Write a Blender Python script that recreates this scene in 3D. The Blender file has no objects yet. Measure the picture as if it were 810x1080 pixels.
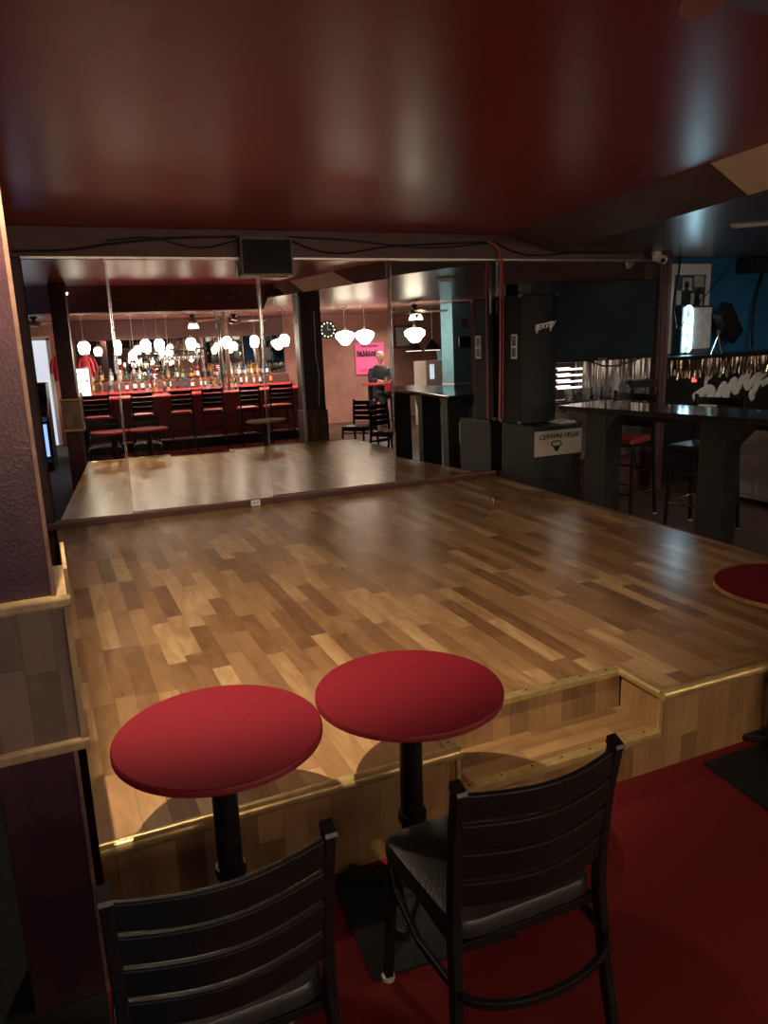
import bpy, bmesh, math, random
from mathutils import Vector, Matrix
random.seed(7)
D = bpy.data
scn = bpy.context.scene
col = scn.collection
PI = math.pi

# ------------------------------------------------------------------ geometry helpers
class MB:
    def __init__(s): s.bm = bmesh.new()
    def _add(s, verts, faces):
        vs = [s.bm.verts.new(v) for v in verts]
        for f in faces:
            try: s.bm.faces.new([vs[i] for i in f])
            except ValueError: pass
        return vs
    def box(s, x0, x1, y0, y1, z0, z1, bev=0, seg=2):
        m = Matrix.Translation(((x0+x1)/2, (y0+y1)/2, (z0+z1)/2))
        return s.obox(m, (abs(x1-x0), abs(y1-y0), abs(z1-z0)), bev, seg)
    def obox(s, m, size, bev=0, seg=2):
        r = bmesh.ops.create_cube(s.bm, size=1, matrix=m @ Matrix.Diagonal((*size, 1)))
        if bev:
            es = list({e for v in r['verts'] for e in v.link_edges})
            bmesh.ops.bevel(s.bm, geom=es, offset=bev, segments=seg, affect='EDGES', profile=.6)
        return s
    def tube(s, pts, r, n=10, cyc=False, caps=True):
        P = [Vector(p) for p in pts]; k = len(P); rings = []
        rr = r if isinstance(r, (list, tuple)) else [r]*k
        ref = None
        for i, p in enumerate(P):
            a = P[(i-1) % k] if (cyc or i > 0) else p
            b = P[(i+1) % k] if (cyc or i < k-1) else p
            t = (b-a).normalized()
            if ref is None: ref = t.orthogonal().normalized()
            u = (ref - t*ref.dot(t)); u = u.normalized() if u.length > 1e-6 else t.orthogonal().normalized()
            ref = u; v = t.cross(u)
            rings.append([s.bm.verts.new(p + (u*math.cos(2*PI*j/n) + v*math.sin(2*PI*j/n))*rr[i]) for j in range(n)])
        for i in range(k if cyc else k-1):
            A, B = rings[i], rings[(i+1) % k]
            for j in range(n): s.bm.faces.new((A[j], A[(j+1) % n], B[(j+1) % n], B[j]))
        if caps and not cyc:
            s.bm.faces.new(rings[0][::-1]); s.bm.faces.new(rings[-1])
        return s
    def lathe(s, prof, n=24, c=(0, 0, 0), m=None):
        c = Vector(c); rings = []
        for r, z in prof:
            ring = []
            for j in range(n):
                p = Vector((r*math.cos(2*PI*j/n), r*math.sin(2*PI*j/n), z))
                if m is not None: p = m @ p
                ring.append(s.bm.verts.new(p+c))
            rings.append(ring)
        for A, B in zip(rings, rings[1:]):
            for j in range(n): s.bm.faces.new((A[j], A[(j+1) % n], B[(j+1) % n], B[j]))
        if prof[0][0] > 1e-4: s.bm.faces.new(rings[0][::-1])
        if prof[-1][0] > 1e-4: s.bm.faces.new(rings[-1])
        return s
    def prism(s, poly, lo, hi, axis='z'):
        def P(a, b, h): return {'z': (a, b, h), 'y': (a, h, b), 'x': (h, a, b)}[axis]
        n = len(poly)
        s._add([P(a, b, lo) for a, b in poly]+[P(a, b, hi) for a, b in poly],
               [list(range(n))[::-1], list(range(n, 2*n))]+[[i, (i+1) % n, n+(i+1) % n, n+i] for i in range(n)])
        return s
    def hexa(s, lo4, hi4):
        s._add(list(lo4)+list(hi4), [[3, 2, 1, 0], [4, 5, 6, 7]]+[[i, (i+1) % 4, 4+(i+1) % 4, 4+i] for i in range(4)])
        return s
    def ribbon(s, pts, up, h, t):
        """a bent bar: rectangle h (along up) by t (across) swept along pts"""
        P = [Vector(p) for p in pts]; up = Vector(up).normalized(); k = len(P); rings = []
        for i, p in enumerate(P):
            tg = (P[min(i+1, k-1)]-P[max(i-1, 0)]).normalized()
            sd = tg.cross(up).normalized()
            rings.append([s.bm.verts.new(p+up*(a*h/2)+sd*(b*t/2)) for a, b in ((-1, -1), (1, -1), (1, 1), (-1, 1))])
        for A, B in zip(rings, rings[1:]):
            for j in range(4): s.bm.faces.new((A[j], A[(j+1) % 4], B[(j+1) % 4], B[j]))
        s.bm.faces.new(rings[0][::-1]); s.bm.faces.new(rings[-1])
        return s
    def ball(s, c, r, sc=(1, 1, 1), u=16, v=10):
        bmesh.ops.create_uvsphere(s.bm, u_segments=u, v_segments=v, radius=r,
                                  matrix=Matrix.Translation(c) @ Matrix.Diagonal((*sc, 1)))
        return s
    def split(s, name, m, parent=None, smooth=False):
        """each separate piece becomes a part of its own"""
        seen = set(); out = []
        s.bm.verts.ensure_lookup_table()
        for v0 in s.bm.verts:
            if v0 in seen: continue
            st_, isl = [v0], []
            seen.add(v0)
            while st_:
                v = st_.pop(); isl.append(v)
                for e in v.link_edges:
                    w_ = e.other_vert(v)
                    if w_ not in seen: seen.add(w_); st_.append(w_)
            q = MB(); idx = {v: q.bm.verts.new(v.co) for v in isl}
            for f in {f for v in isl for f in v.link_faces}: q.bm.faces.new([idx[v] for v in f.verts])
            out.append(q.build(name, m, parent, smooth))
        s.bm.free(); return out
    def build(s, name, m, parent=None, smooth=False, bevel=0):
        bmesh.ops.recalc_face_normals(s.bm, faces=s.bm.faces)
        me = D.meshes.new(name); s.bm.to_mesh(me); s.bm.free()
        if smooth:
            for p in me.polygons: p.use_smooth = True
            try: me.set_sharp_from_angle(angle=math.radians(40))
            except Exception: pass
        o = D.objects.new(name, me); col.objects.link(o)
        if m is not None: me.materials.append(m)
        if parent is not None: o.parent = parent
        if bevel:
            b = o.modifiers.new('bevel', 'BEVEL'); b.width = bevel; b.segments = 2; b.limit_method = 'ANGLE'
        return o

def tag(o, label, cat, group=None, kind=None):
    o['label'] = label; o['category'] = cat
    if group: o['group'] = group
    if kind: o['kind'] = kind
    return o
def thing(name, label, cat, loc=(0, 0, 0), rz=0, group=None):
    o = D.objects.new(name, None); col.objects.link(o); o.empty_display_size = .1
    o.location = loc; o.rotation_euler = (0, 0, rz)
    return tag(o, label, cat, group)
def struct(o):
    o['kind'] = 'structure'; return o
def dup(root, loc, rz=0, label=None, group=None):
    def cp(o, par):
        c = o.copy(); col.objects.link(c)
        if par is not None: c.parent = par
        for ch in list(o.children): cp(ch, c)
        return c
    r = cp(root, None); r.location = loc; r.rotation_euler = (0, 0, rz)
    if label: r['label'] = label
    if group: r['group'] = group
    return r
ORD = ['first', 'second', 'third', 'fourth', 'fifth', 'sixth', 'seventh', 'eighth', 'ninth', 'tenth', 'eleventh', 'twelfth',
       'thirteenth', 'fourteenth', 'fifteenth', 'sixteenth', 'seventeenth', 'eighteenth', 'nineteenth', 'twentieth',
       'twenty-first', 'twenty-second', 'twenty-third', 'twenty-fourth', 'twenty-fifth', 'twenty-sixth', 'twenty-seventh',
       'twenty-eighth', 'twenty-ninth', 'thirtieth', 'thirty-first', 'thirty-second', 'thirty-third', 'thirty-fourth',
       'thirty-fifth', 'thirty-sixth', 'thirty-seventh', 'thirty-eighth', 'thirty-ninth', 'fortieth']
def text_mesh(name, body, size, m, parent, mat4, depth=.001, shear=0, sx=1):
    cu = D.curves.new(name, 'FONT'); cu.body = body; cu.size = size; cu.extrude = depth; cu.shear = shear
    cu.align_x = 'CENTER'; cu.align_y = 'CENTER'; cu.offset = size*.012
    t = D.objects.new(name, cu); col.objects.link(t)
    bpy.context.view_layer.update()
    me = D.meshes.new_from_object(t.evaluated_get(bpy.context.evaluated_depsgraph_get()))
    D.objects.remove(t); D.curves.remove(cu)
    me.transform(mat4 @ Matrix.Diagonal((sx, 1, 1, 1)))
    o = D.objects.new(name, me); col.objects.link(o); me.materials.clear(); me.materials.append(m)
    if parent is not None: o.parent = parent
    return o

# ------------------------------------------------------------------ materials
class N:
    def __init__(s, name):
        s.m = D.materials.new(name); s.m.use_nodes = True
        s.t = s.m.node_tree; s.b = s.t.nodes['Principled BSDF']
    def n(s, typ, **kw):
        x = s.t.nodes.new(typ)
        for k, v in kw.items():
            if k in x.inputs: x.inputs[k].default_value = v
            else: setattr(x, k, v)
        return x
    def l(s, a, b): s.t.links.new(a, b)
    def math(s, op, a, b=0.0, c=None):
        x = s.n('ShaderNodeMath', operation=op)
        for i, v in enumerate((a, b, c)):
            if v is None: continue
            if hasattr(v, 'links'): s.l(v, x.inputs[i])
            else: x.inputs[i].default_value = v
        return x.outputs[0]
def c4(c): return (c[0], c[1], c[2], 1)
def mat(name, base, rough=.5, metal=0, var=.15, vscale=8, bump=0, bscale=60, coat=0, spec=.5, emit=None, estr=0, rvar=0, stretch=(1, 1, 1)):
    k = N(name); b = k.b
    tc = k.n('ShaderNodeTexCoord'); mp = k.n('ShaderNodeMapping'); mp.inputs['Scale'].default_value = stretch
    k.l(tc.outputs['Object'], mp.inputs['Vector'])
    nz = k.n('ShaderNodeTexNoise', Scale=vscale, Detail=5.0); k.l(mp.outputs[0], nz.inputs['Vector'])
    rp = k.n('ShaderNodeValToRGB')
    rp.color_ramp.elements[0].position = .3; rp.color_ramp.elements[1].position = .72
    rp.color_ramp.elements[0].color = c4([x*(1-var) for x in base]); rp.color_ramp.elements[1].color = c4([min(1, x*(1+var)) for x in base])
    k.l(nz.outputs['Fac'], rp.inputs['Fac']); k.l(rp.outputs[0], b.inputs['Base Color'])
    b.inputs['Roughness'].default_value = rough; b.inputs['Metallic'].default_value = metal
    b.inputs['Coat Weight'].default_value = coat; b.inputs['Specular IOR Level'].default_value = spec
    if rvar:
        k.l(k.math('MULTIPLY_ADD', nz.outputs['Fac'], rvar, rough-rvar/2), b.inputs['Roughness'])
    if bump:
        n2 = k.n('ShaderNodeTexNoise', Scale=bscale, Detail=4.0); k.l(mp.outputs[0], n2.inputs['Vector'])
        bp = k.n('ShaderNodeBump', Strength=bump, Distance=.01); k.l(n2.outputs['Fac'], bp.inputs['Height']); k.l(bp.outputs[0], b.inputs['Normal'])
    if emit:
        b.inputs['Emission Color'].default_value = c4(emit); b.inputs['Emission Strength'].default_value = estr
    return k.m

def wood_strips(name, w, L, cols, rough, along='Y', across='X', coat=.3):
    """three-strip laminate: strips of width w and length L with their own tone and grain"""
    k = N(name); tc = k.n('ShaderNodeTexCoord'); sp = k.n('ShaderNodeSeparateXYZ'); k.l(tc.outputs['Object'], sp.inputs[0])
    a, b_ = sp.outputs[across], sp.outputs[along]
    ca = k.math('DIVIDE', a, w); fa = k.math('FLOOR', ca)
    wn = k.n('ShaderNodeTexWhiteNoise', noise_dimensions='1D'); k.l(fa, wn.inputs['W'])
    cb = k.math('ADD', k.math('DIVIDE', b_, L), k.math('MULTIPLY', wn.outputs['Value'], 7.3)); fb = k.math('FLOOR', cb)
    cv = k.n('ShaderNodeCombineXYZ'); k.l(fa, cv.inputs[0]); k.l(fb, cv.inputs[1])
    w2 = k.n('ShaderNodeTexWhiteNoise', noise_dimensions='2D'); k.l(cv.outputs[0], w2.inputs['Vector'])
    # grain: stretched distorted noise shifted per strip
    gv = k.n('ShaderNodeCombineXYZ')
    k.l(k.math('MULTIPLY', a, 11), gv.inputs[0]); k.l(k.math('MULTIPLY', b_, 2.6), gv.inputs[1]); k.l(k.math('MULTIPLY', w2.outputs['Value'], 40), gv.inputs[2])
    g = k.n('ShaderNodeTexNoise', Scale=1.0, Detail=6.0, Roughness=.6, Distortion=1.6); k.l(gv.outputs[0], g.inputs['Vector'])
    f = k.math('ADD', k.math('MULTIPLY', w2.outputs['Value'], .46), k.math('MULTIPLY', g.outputs['Fac'], .62))
    rp = k.n('ShaderNodeValToRGB'); e = rp.color_ramp.elements
    e[0].position = .12; e[0].color = c4(cols[0]); e[1].position = .92; e[1].color = c4(cols[-1])
    for i, c in enumerate(cols[1:-1]):
        x = e.new(.12+.8*(i+1)/(len(cols)-1)); x.color = c4(c)
    k.l(f, rp.inputs['Fac'])
    # thin dark joints
    ja = k.math('ABSOLUTE', k.math('SUBTRACT', k.math('FRACT', ca), .5)); jb = k.math('ABSOLUTE', k.math('SUBTRACT', k.math('FRACT', cb), .5))
    j = k.math('MAXIMUM', k.math('GREATER_THAN', ja, .488), k.math('GREATER_THAN', jb, .497))
    mx = k.n('ShaderNodeMix', data_type='RGBA'); mx.blend_type = 'MULTIPLY'
    k.l(k.math('MULTIPLY', j, .55), mx.inputs['Factor']); k.l(rp.outputs[0], mx.inputs['A']); mx.inputs['B'].default_value = (.25, .16, .1, 1)
    k.l(mx.outputs['Result'], k.b.inputs['Base Color'])
    k.l(k.math('MULTIPLY_ADD', g.outputs['Fac'], .12, rough-.06), k.b.inputs['Roughness'])
    k.b.inputs['Coat Weight'].default_value = coat; k.b.inputs['Coat Roughness'].default_value = .2
    lo = k.n('ShaderNodeTexNoise', Scale=2.2, Detail=1.0); k.l(tc.outputs['Object'], lo.inputs['Vector'])
    bp = k.n('ShaderNodeBump', Strength=.12, Distance=.02); k.l(lo.outputs['Fac'], bp.inputs['Height']); k.l(bp.outputs[0], k.b.inputs['Normal'])
    return k.m

PLANK = [(.085, .038, .017), (.225, .115, .05), (.37, .21, .098), (.62, .42, .22)]
M = {}
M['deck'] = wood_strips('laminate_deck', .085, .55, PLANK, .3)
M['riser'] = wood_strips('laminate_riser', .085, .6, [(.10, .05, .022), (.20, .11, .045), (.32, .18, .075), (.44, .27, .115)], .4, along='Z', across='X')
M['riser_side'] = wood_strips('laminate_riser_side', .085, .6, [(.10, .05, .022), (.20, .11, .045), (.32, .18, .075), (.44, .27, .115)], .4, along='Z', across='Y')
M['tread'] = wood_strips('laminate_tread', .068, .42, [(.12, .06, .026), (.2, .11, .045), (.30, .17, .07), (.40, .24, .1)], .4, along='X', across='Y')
M['nosing'] = mat('brass_nosing', (.58, .43, .18), .32, .55, .2, 20, .05, 90)
M['gold_trim'] = mat('pale_wood_trim', (.33, .22, .11), .38, .1, .25, 30, stretch=(1, 1, .2))
M['panelwood'] = wood_strips('pillar_laminate', .075, .36, [(.085, .05, .034), (.13, .08, .055), (.18, .115, .08), (.25, .165, .115)], .45, along='Z', across='X', coat=.1)
M['carpet'] = mat('red_carpet', (.115, .008, .009), .85, 0, .22, 140, .4, 500, spec=.15)
M['darkfloor'] = mat('dark_brown_floor', (.05, .022, .012), .45, 0, .3, 6, .1, 40)
M['redceil'] = mat('red_gloss_ceiling', (.25, .02, .014), .3, 0, .06, 2, .12, 3.2, coat=.0, spec=.3)
M['cove'] = mat('brown_cove_panel', (.115, .058, .052), .5, 0, .15, 5, .05, 30)
M['beige'] = mat('beige_panel', (.85, .72, .62), .6, 0, .08, 6, .05, 50)
M['mainceil'] = mat('brown_gloss_ceiling', (.34, .2, .17), .24, 0, .15, 2, .25, 2.2, spec=.5)
M['soffit'] = mat('dark_gloss_soffit', (.075, .05, .05), .27, 0, .15, 3, .12, 5)
M['maroon'] = mat('maroon_gloss_paint', (.045, .015, .02), .33, 0, .25, 12, .14, 110, spec=.5)
M['wallmaroon'] = mat('maroon_wall', (.085, .03, .03), .5, 0, .2, 6, .1, 30)
M['bulk'] = mat('brown_bulkhead', (.13, .06, .055), .5, 0, .2, 5, .08, 25, stretch=(.3, 1, 2))
M['wallpink'] = mat('salmon_wall', (.40, .19, .155), .6, 0, .15, 4, .06, 30)
M['wallblue'] = mat('blue_wall', (.016, .13, .30), .5, 0, .18, 4, .05, 40)
M['blue'] = mat('light_blue_paint', (.18, .42, .55), .45, 0, .12, 5)
M['black'] = mat('black_paint', (.012, .011, .011), .38, 0, .3, 20, .05, 80)
M['blackmetal'] = mat('black_powder_coat', (.007, .0065, .006), .4, .1, .3, 30, .04, 200)
M['castiron'] = mat('cast_iron', (.012, .011, .011), .42, .3, .4, 40, .3, 90)
M['rubber'] = mat('black_rubber_and_floor_shade', (.010, .010, .010), .75, 0, .3, 40, .1, 200, spec=.2)
M['vinyl'] = mat('black_vinyl', (.02, .02, .02), .36, 0, .25, 25, .12, 160)
M['redvinyl'] = mat('red_vinyl', (.35, .03, .03), .35, 0, .2, 20, .1, 120)
M['tabletop'] = mat('red_table_laminate', (.155, .0075, .016), .7, 0, .08, 90, .04, 400, spec=.12)
M['tabledge'] = mat('worn_table_edge', (.2, .009, .017), .5, 0, .2, 30)
M['ochre'] = mat('ochre_table_edge', (.42, .22, .08), .5, 0, .2, 30)
M['spk'] = mat('black_speaker_carpet', (.008, .009, .010), .7, 0, .3, 160, .4, 420)
M['grille'] = mat('black_speaker_grille', (.009, .010, .011), .5, .1, .3, 300, .4, 600)
M['sub'] = mat('dark_grey_cabinet', (.017, .017, .017), .6, 0, .2, 60, .2, 300)
M['white'] = mat('white_plastic', (.75, .76, .78), .4, 0, .05, 20)
M['signgrey'] = mat('pale_sign_panel', (.42, .37, .33), .5, 0, .08, 8)
M['print'] = mat('black_print', (.01, .01, .01), .6, 0, .1, 10)
M['logo'] = mat('silver_logo', (.82, .83, .86), .3, .3, .05, 40)
M['chrome'] = mat('chrome', (.72, .72, .72), .14, 1, .05, 6)
M['steel'] = mat('worn_steel', (.5, .49, .46), .3, 1, .2, 14, .05, 40)
M['alu'] = mat('aluminium_trim', (.75, .70, .62), .28, .9, .1, 30)
M['screen'] = mat('tv_screen_glass', (.016, .03, .04), .16, 0, .2, 1.5, spec=.6)
M['bezel'] = mat('tv_bezel', (.01, .01, .011), .28, 0, .2, 30)
M['cable'] = mat('black_cable', (.015, .012, .012), .5, 0, .2, 20)
M['pinkcable'] = mat('pink_cable', (.5, .13, .15), .5, 0, .2, 30)
M['brownframe'] = mat('brown_wood_frame', (.16, .085, .06), .45, 0, .25, 25)
M['counter'] = mat('black_gloss_counter', (.03, .03, .032), .12, 0, .3, 12, .06, 25, spec=.7)
M['slab'] = mat('charcoal_painted_leg', (.022, .021, .020), .55, 0, .2, 10, .08, 50)
M['freezer'] = mat('off_white_enamel', (.52, .46, .41), .42, 0, .12, 2.5)
M['barred'] = mat('red_bar_front', (.20, .032, .036), .38, 0, .2, 4, .1, 14)
M['bartop'] = mat('red_bar_top', (.55, .05, .06), .25, 0, .12, 8)
M['pinksign'] = mat('pink_paper', (.95, .16, .42), .6, 0, .06, 10, emit=(1, .15, .4), estr=.0)
M['paper'] = mat('grey_paper', (.55, .58, .58), .7, 0, .2, 14)
M['photo'] = mat('dark_photo_print', (.05, .065, .075), .4, 0, .9, 9)
M['photolight'] = mat('pale_photo_print', (.38, .40, .38), .4, 0, .3, 16)
M['mount'] = mat('white_mount', (.66, .67, .66), .6, 0, .05, 9)
M['skin'] = mat('skin', (.55, .33, .24), .5, 0, .1, 20)
M['hair'] = mat('grey_hair', (.45, .43, .40), .6, 0, .3, 60, .3, 200)
M['cloth'] = mat('navy_jacket', (.02, .025, .04), .8, 0, .3, 40, .2, 200)
M['trousers'] = mat('dark_trousers', (.03, .03, .035), .8, 0, .2, 40)
M['redcloth'] = mat('red_fabric', (.42, .03, .05), .8, 0, .3, 12)
M['shade'] = mat('lit_white_glass_shade', (.9, .85, .75), .4, 0, .05, 20, emit=(1, .86, .64), estr=32)
M['bulb'] = mat('frosted_bulb_glass', (.9, .85, .75), .3, 0, .05, 20, emit=(1, .85, .6), estr=5)
M['neon'] = mat('cyan_neon_tube', (.6, .95, 1), .3, 0, .02, 20, emit=(.55, .86, 1.0), estr=11)
M['neonback'] = mat('neon_sign_backing', (.35, .55, .6), .4, 0, .1, 12)
M['menu'] = mat('lit_menu_panel', (.85, .9, .85), .4, 0, .05, 10, emit=(.82, .96, .86), estr=1.6)
M['bluescreen'] = mat('lit_blue_screen', (.05, .1, .4), .2, 0, .3, 6, emit=(.25, .4, 1), estr=2.0)
M['ledwhite'] = mat('white_led_strip', (.9, .9, .85), .3, 0, .02, 10, emit=(1, .93, .85), estr=2.2)
M['ledred'] = mat('red_indicator', (.9, .1, .1), .3, 0, .02, 10, emit=(1, .12, .12), estr=1.6)
M['paleglow'] = mat('pale_glow_panel', (.7, .75, .85), .5, 0, .1, 3, emit=(.75, .85, 1), estr=.9)
M['frost'] = mat('white_window_paint', (.52, .52, .5), .7, 0, .25, 60)
M['inkred'] = mat('red_ink', (.8, .05, .05), .5, 0, .1, 9); M['inkblue'] = mat('blue_ink', (.03, .15, .5), .5, 0, .1, 9); M['inkgreen'] = mat('green_ink', (.05, .35, .1), .5, 0, .1, 9)
GL = {}
for nm, c in dict(clear=(.75, .8, .8), amber=(.55, .22, .04), green=(.05, .25, .09), brown=(.16, .06, .02), gold=(.8, .55, .1), blue=(.1, .3, .6), red=(.5, .03, .04)).items():
    GL[nm] = mat(nm+'_glass', c, .08, 0, .1, 10, spec=.8)
    GL[nm].node_tree.nodes['Principled BSDF'].inputs['Transmission Weight'].default_value = .85

def mirror_mat():
    k = N('mirror_glass'); b = k.b
    tc = k.n('ShaderNodeTexCoord'); nz = k.n('ShaderNodeTexNoise', Scale=5.0, Detail=6.0); k.l(tc.outputs['Object'], nz.inputs['Vector'])
    b.inputs['Base Color'].default_value = (.80, .81, .80, 1); b.inputs['Metallic'].default_value = 1
    k.l(k.math('MULTIPLY', k.math('MAXIMUM', k.math('SUBTRACT', nz.outputs['Fac'], .56), 0), .10), b.inputs['Roughness'])
    return k.m
M['mirror'] = mirror_mat()
def tinsel_mat():
    k = N('gold_foil_fringe'); b = k.b
    tc = k.n('ShaderNodeTexCoord'); mp = k.n('ShaderNodeMapping'); mp.inputs['Scale'].default_value = (60, 60, 9); k.l(tc.outputs['Object'], mp.inputs['Vector'])
    nz = k.n('ShaderNodeTexNoise', Scale=1.0, Detail=3.0); k.l(mp.outputs[0], nz.inputs['Vector'])
    rp = k.n('ShaderNodeValToRGB'); rp.color_ramp.elements[0].color = (.5, .38, .2, 1); rp.color_ramp.elements[1].color = (.9, .87, .8, 1)
    k.l(nz.outputs['Fac'], rp.inputs['Fac']); k.l(rp.outputs[0], b.inputs['Base Color'])
    b.inputs['Metallic'].default_value = 1; b.inputs['Roughness'].default_value = .25
    return k.m
M['tinsel'] = tinsel_mat()

M['silverfoil'] = mat('silver_foil', (.82, .82, .8), .3, 1, .15, 40, stretch=(3, 3, .5))
# ------------------------------------------------------------------ the room
WALL = 6.48
XL, XR, YF, YB = -1.7, 10.5, -4.3, 7.0
struct(MB().box(-.03, 4.3, YF, WALL+.1, -.1, 0).build('floor', M['carpet']))
struct(MB().box(XL, -.03, YF, WALL+.1, -.1, 0).build('floor_left_shade', M['rubber']))  # near-black surface stands in for unlit floor left of the pillar
struct(MB().box(4.3, XR, YF, YB, -.1, -.0).build('floor_bar_side', M['darkfloor']))
# red stage ceiling with its sloping edge panels
def edge_hi(y): return 3.33+(y-2.89)*.2225
def edge_lo(y): return 3.67+(y-3.17)*.307
TRAY_Y = 1.73
struct(MB().prism([(XL, TRAY_Y), (edge_hi(TRAY_Y), TRAY_Y), (edge_hi(WALL+.1), WALL+.1), (XL, WALL+.1)], 2.6, 2.68).build('ceiling', M['redceil']))
seams = [TRAY_Y, 2.2, 3.35, 4.77, 5.42, 6.0, WALL]
for i, (a, b) in enumerate(zip(seams, seams[1:])):
    g = .006; a += g; b -= g
    q = [Vector((edge_hi(a), a, 2.6)), Vector((edge_hi(b), b, 2.6)), Vector((edge_lo(b), b, 2.45)), Vector((edge_lo(a), a, 2.45))]
    o = MB().hexa(q, [v+Vector((.01, 0, .025)) for v in q]).build('ceiling_slope_panel', M['beige'] if i == 1 else M['cove'])
    struct(o)
xs = [XL, -.6, .35, 1.3, 2.25, edge_hi(TRAY_Y)]
for i, (a, b) in enumerate(zip(xs, xs[1:])):
    a += .004; b -= .004
    q = [Vector((a, TRAY_Y, 2.6)), Vector((b, TRAY_Y, 2.6)), Vector((b, 1.0, 2.3)), Vector((a, 1.0, 2.3))]
    struct(MB().hexa(q, [v+Vector((0, -.01, .025)) for v in q]).build('ceiling_slope_panel', M['cove']))
struct(MB().box(XL, 3.0, .6, 1.0, 2.3, 2.5).build('ceiling_beam', M['cove']))
struct(MB().box(XL, XR, YF, .8, 2.45, 2.55).build('ceiling_bar', M['mainceil']))
struct(MB().prism([(edge_lo(.8), .8), (XR, .8), (XR, YB), (edge_lo(YB), YB)], 2.45, 2.55).build('ceiling_side', M['soffit']))
struct(MB().prism([(edge_hi(TRAY_Y), TRAY_Y), (edge_lo(.8)+.02, .8), (2.9, .8)], 2.45, 2.7).build('ceiling_corner', M['cove']))
# walls
struct(MB().box(XL, 6.0, WALL+.02, WALL+.14, 0, 2.7).build('wall_back', M['wallmaroon']))
struct(MB().box(5.98, XR, YB-.1, YB, 0, 2.6).build('wall_back_blue', M['wallblue']))
struct(MB().box(5.98, 6.0, WALL+.1, YB, 0, 2.6).build('wall_return', M['wallblue']))
struct(MB().box(XL-.1, XL, YF, WALL+.1, 0, 2.7).build('wall_left', M['wallmaroon']))
struct(MB().box(XR, XR+.1, YF, YB, 0, 2.7).build('wall_right', M['wallmaroon']))
struct(MB().box(XL, XR, YF-.1, YF, 0, 2.7).build('wall_front', M['wallpink']))
# bulkhead above the mirrors, its bright lower trim, ledge under the mirrors
struct(MB().box(-.3, 5.98, 6.41, WALL+.02, 2.385, 2.6).build('trim_1', M['bulk'], bevel=.004))
struct(MB().box(0, 5.96, 6.395, 6.42, 2.372, 2.388).build('trim_2', M['alu']))
struct(MB().box(-.1, 4.02, 6.40, WALL+.02, .35, .405, .006).build('baseboard_back', M['wallmaroon']))
struct(MB().box(-.05, 4.0, 6.385, 6.40, .392, .408).build('trim_3', M['brownframe']))

# mirror panels: each leans and turns a little differently, as sheets glued to an old wall do
def mirror_panel(x0, x1, yaw0, yaw1, tilt, label, z0=.405, z1=2.375):
    n = 1 if yaw0 == yaw1 else 24; y = 0.0; ys = [0.0]
    for i in range(n):
        f = (i+.5)/n; y -= (yaw0+(yaw1-yaw0)*f)*(x1-x0)/n; ys.append(y)
    base = 6.445-max(ys)-tilt*(z1-z0)*.5
    bm = bmesh.new(); rows = []
    for k in range(2):
        rows.append([bm.verts.new((x0+.003+(x1-x0-.006)*i/n, base+ys[i]+tilt*(z1-z0)*k, (z0, z1)[k])) for i in range(n+1)])
    back = [[bm.verts.new((v.co.x, v.co.y+.006, v.co.z)) for v in r] for r in rows]
    fr = []
    for i in range(n):
        fr.append(bm.faces.new((rows[0][i], rows[0][i+1], rows[1][i+1], rows[1][i])))
        bm.faces.new((back[0][i+1], back[0][i], back[1][i], back[1][i+1]))
        bm.faces.new((rows[1][i], rows[1][i+1], back[1][i+1], back[1][i])); bm.faces.new((rows[0][i+1], rows[0][i], back[0][i], back[0][i+1]))
    for i in (0, n): bm.faces.new((rows[0][i], rows[1][i], back[1][i], back[0][i]))
    me = D.meshes.new('mirror_panel'); bm.normal_update(); bm.to_mesh(me); bm.free(); me.materials.append(M['mirror'])
    o = D.objects.new('mirror_panel', me); col.objects.link(o)
    return tag(o, label, 'mirror', 'mirror panels along the back wall')
mirror_panel(.0, .58, .056, .056, .015, 'narrow wall mirror panel at the far left end beside the pillar')
mirror_panel(.58, 1.75, .047, .015, .015, 'wall mirror panel left of the small black ceiling-height speaker reflecting bottles and stools')
mirror_panel(1.75, 2.93, .02, .02, .015, 'middle wall mirror panel reflecting the dark pillar and pink sign')
mirror_panel(2.93, 4.02, -.04, -.04, .017, 'wall mirror panel at the right end of the stage reflecting a ceiling fan')
mirror_panel(4.02, 5.93, .0, .0, .012, 'wall mirror panel hidden behind the tall speaker and television')
# shiny joint strips between the mirror sheets
for x, z0, z1, lab in ((.58, .41, 2.37, 'thin metal mirror joint strip between the leftmost two mirror panels'), (1.75, .41, 2.25, 'thin metal mirror joint strip under the small black speaker box'),
               (2.93, .41, 2.37, 'thin metal mirror joint strip left of the ceiling fan reflection'), (4.02, 1.9, 2.36, 'short bright metal mirror joint strip beside the pink cable')):
    o = MB().box(x-.008, x-.003, 6.398, 6.403, z0, z1).box(x+.006, x+.009, 6.398, 6.403, z0, z1).build('joint_strip', M['chrome'])
    tag(o, lab, 'trim strip', 'mirror joint strips')

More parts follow.
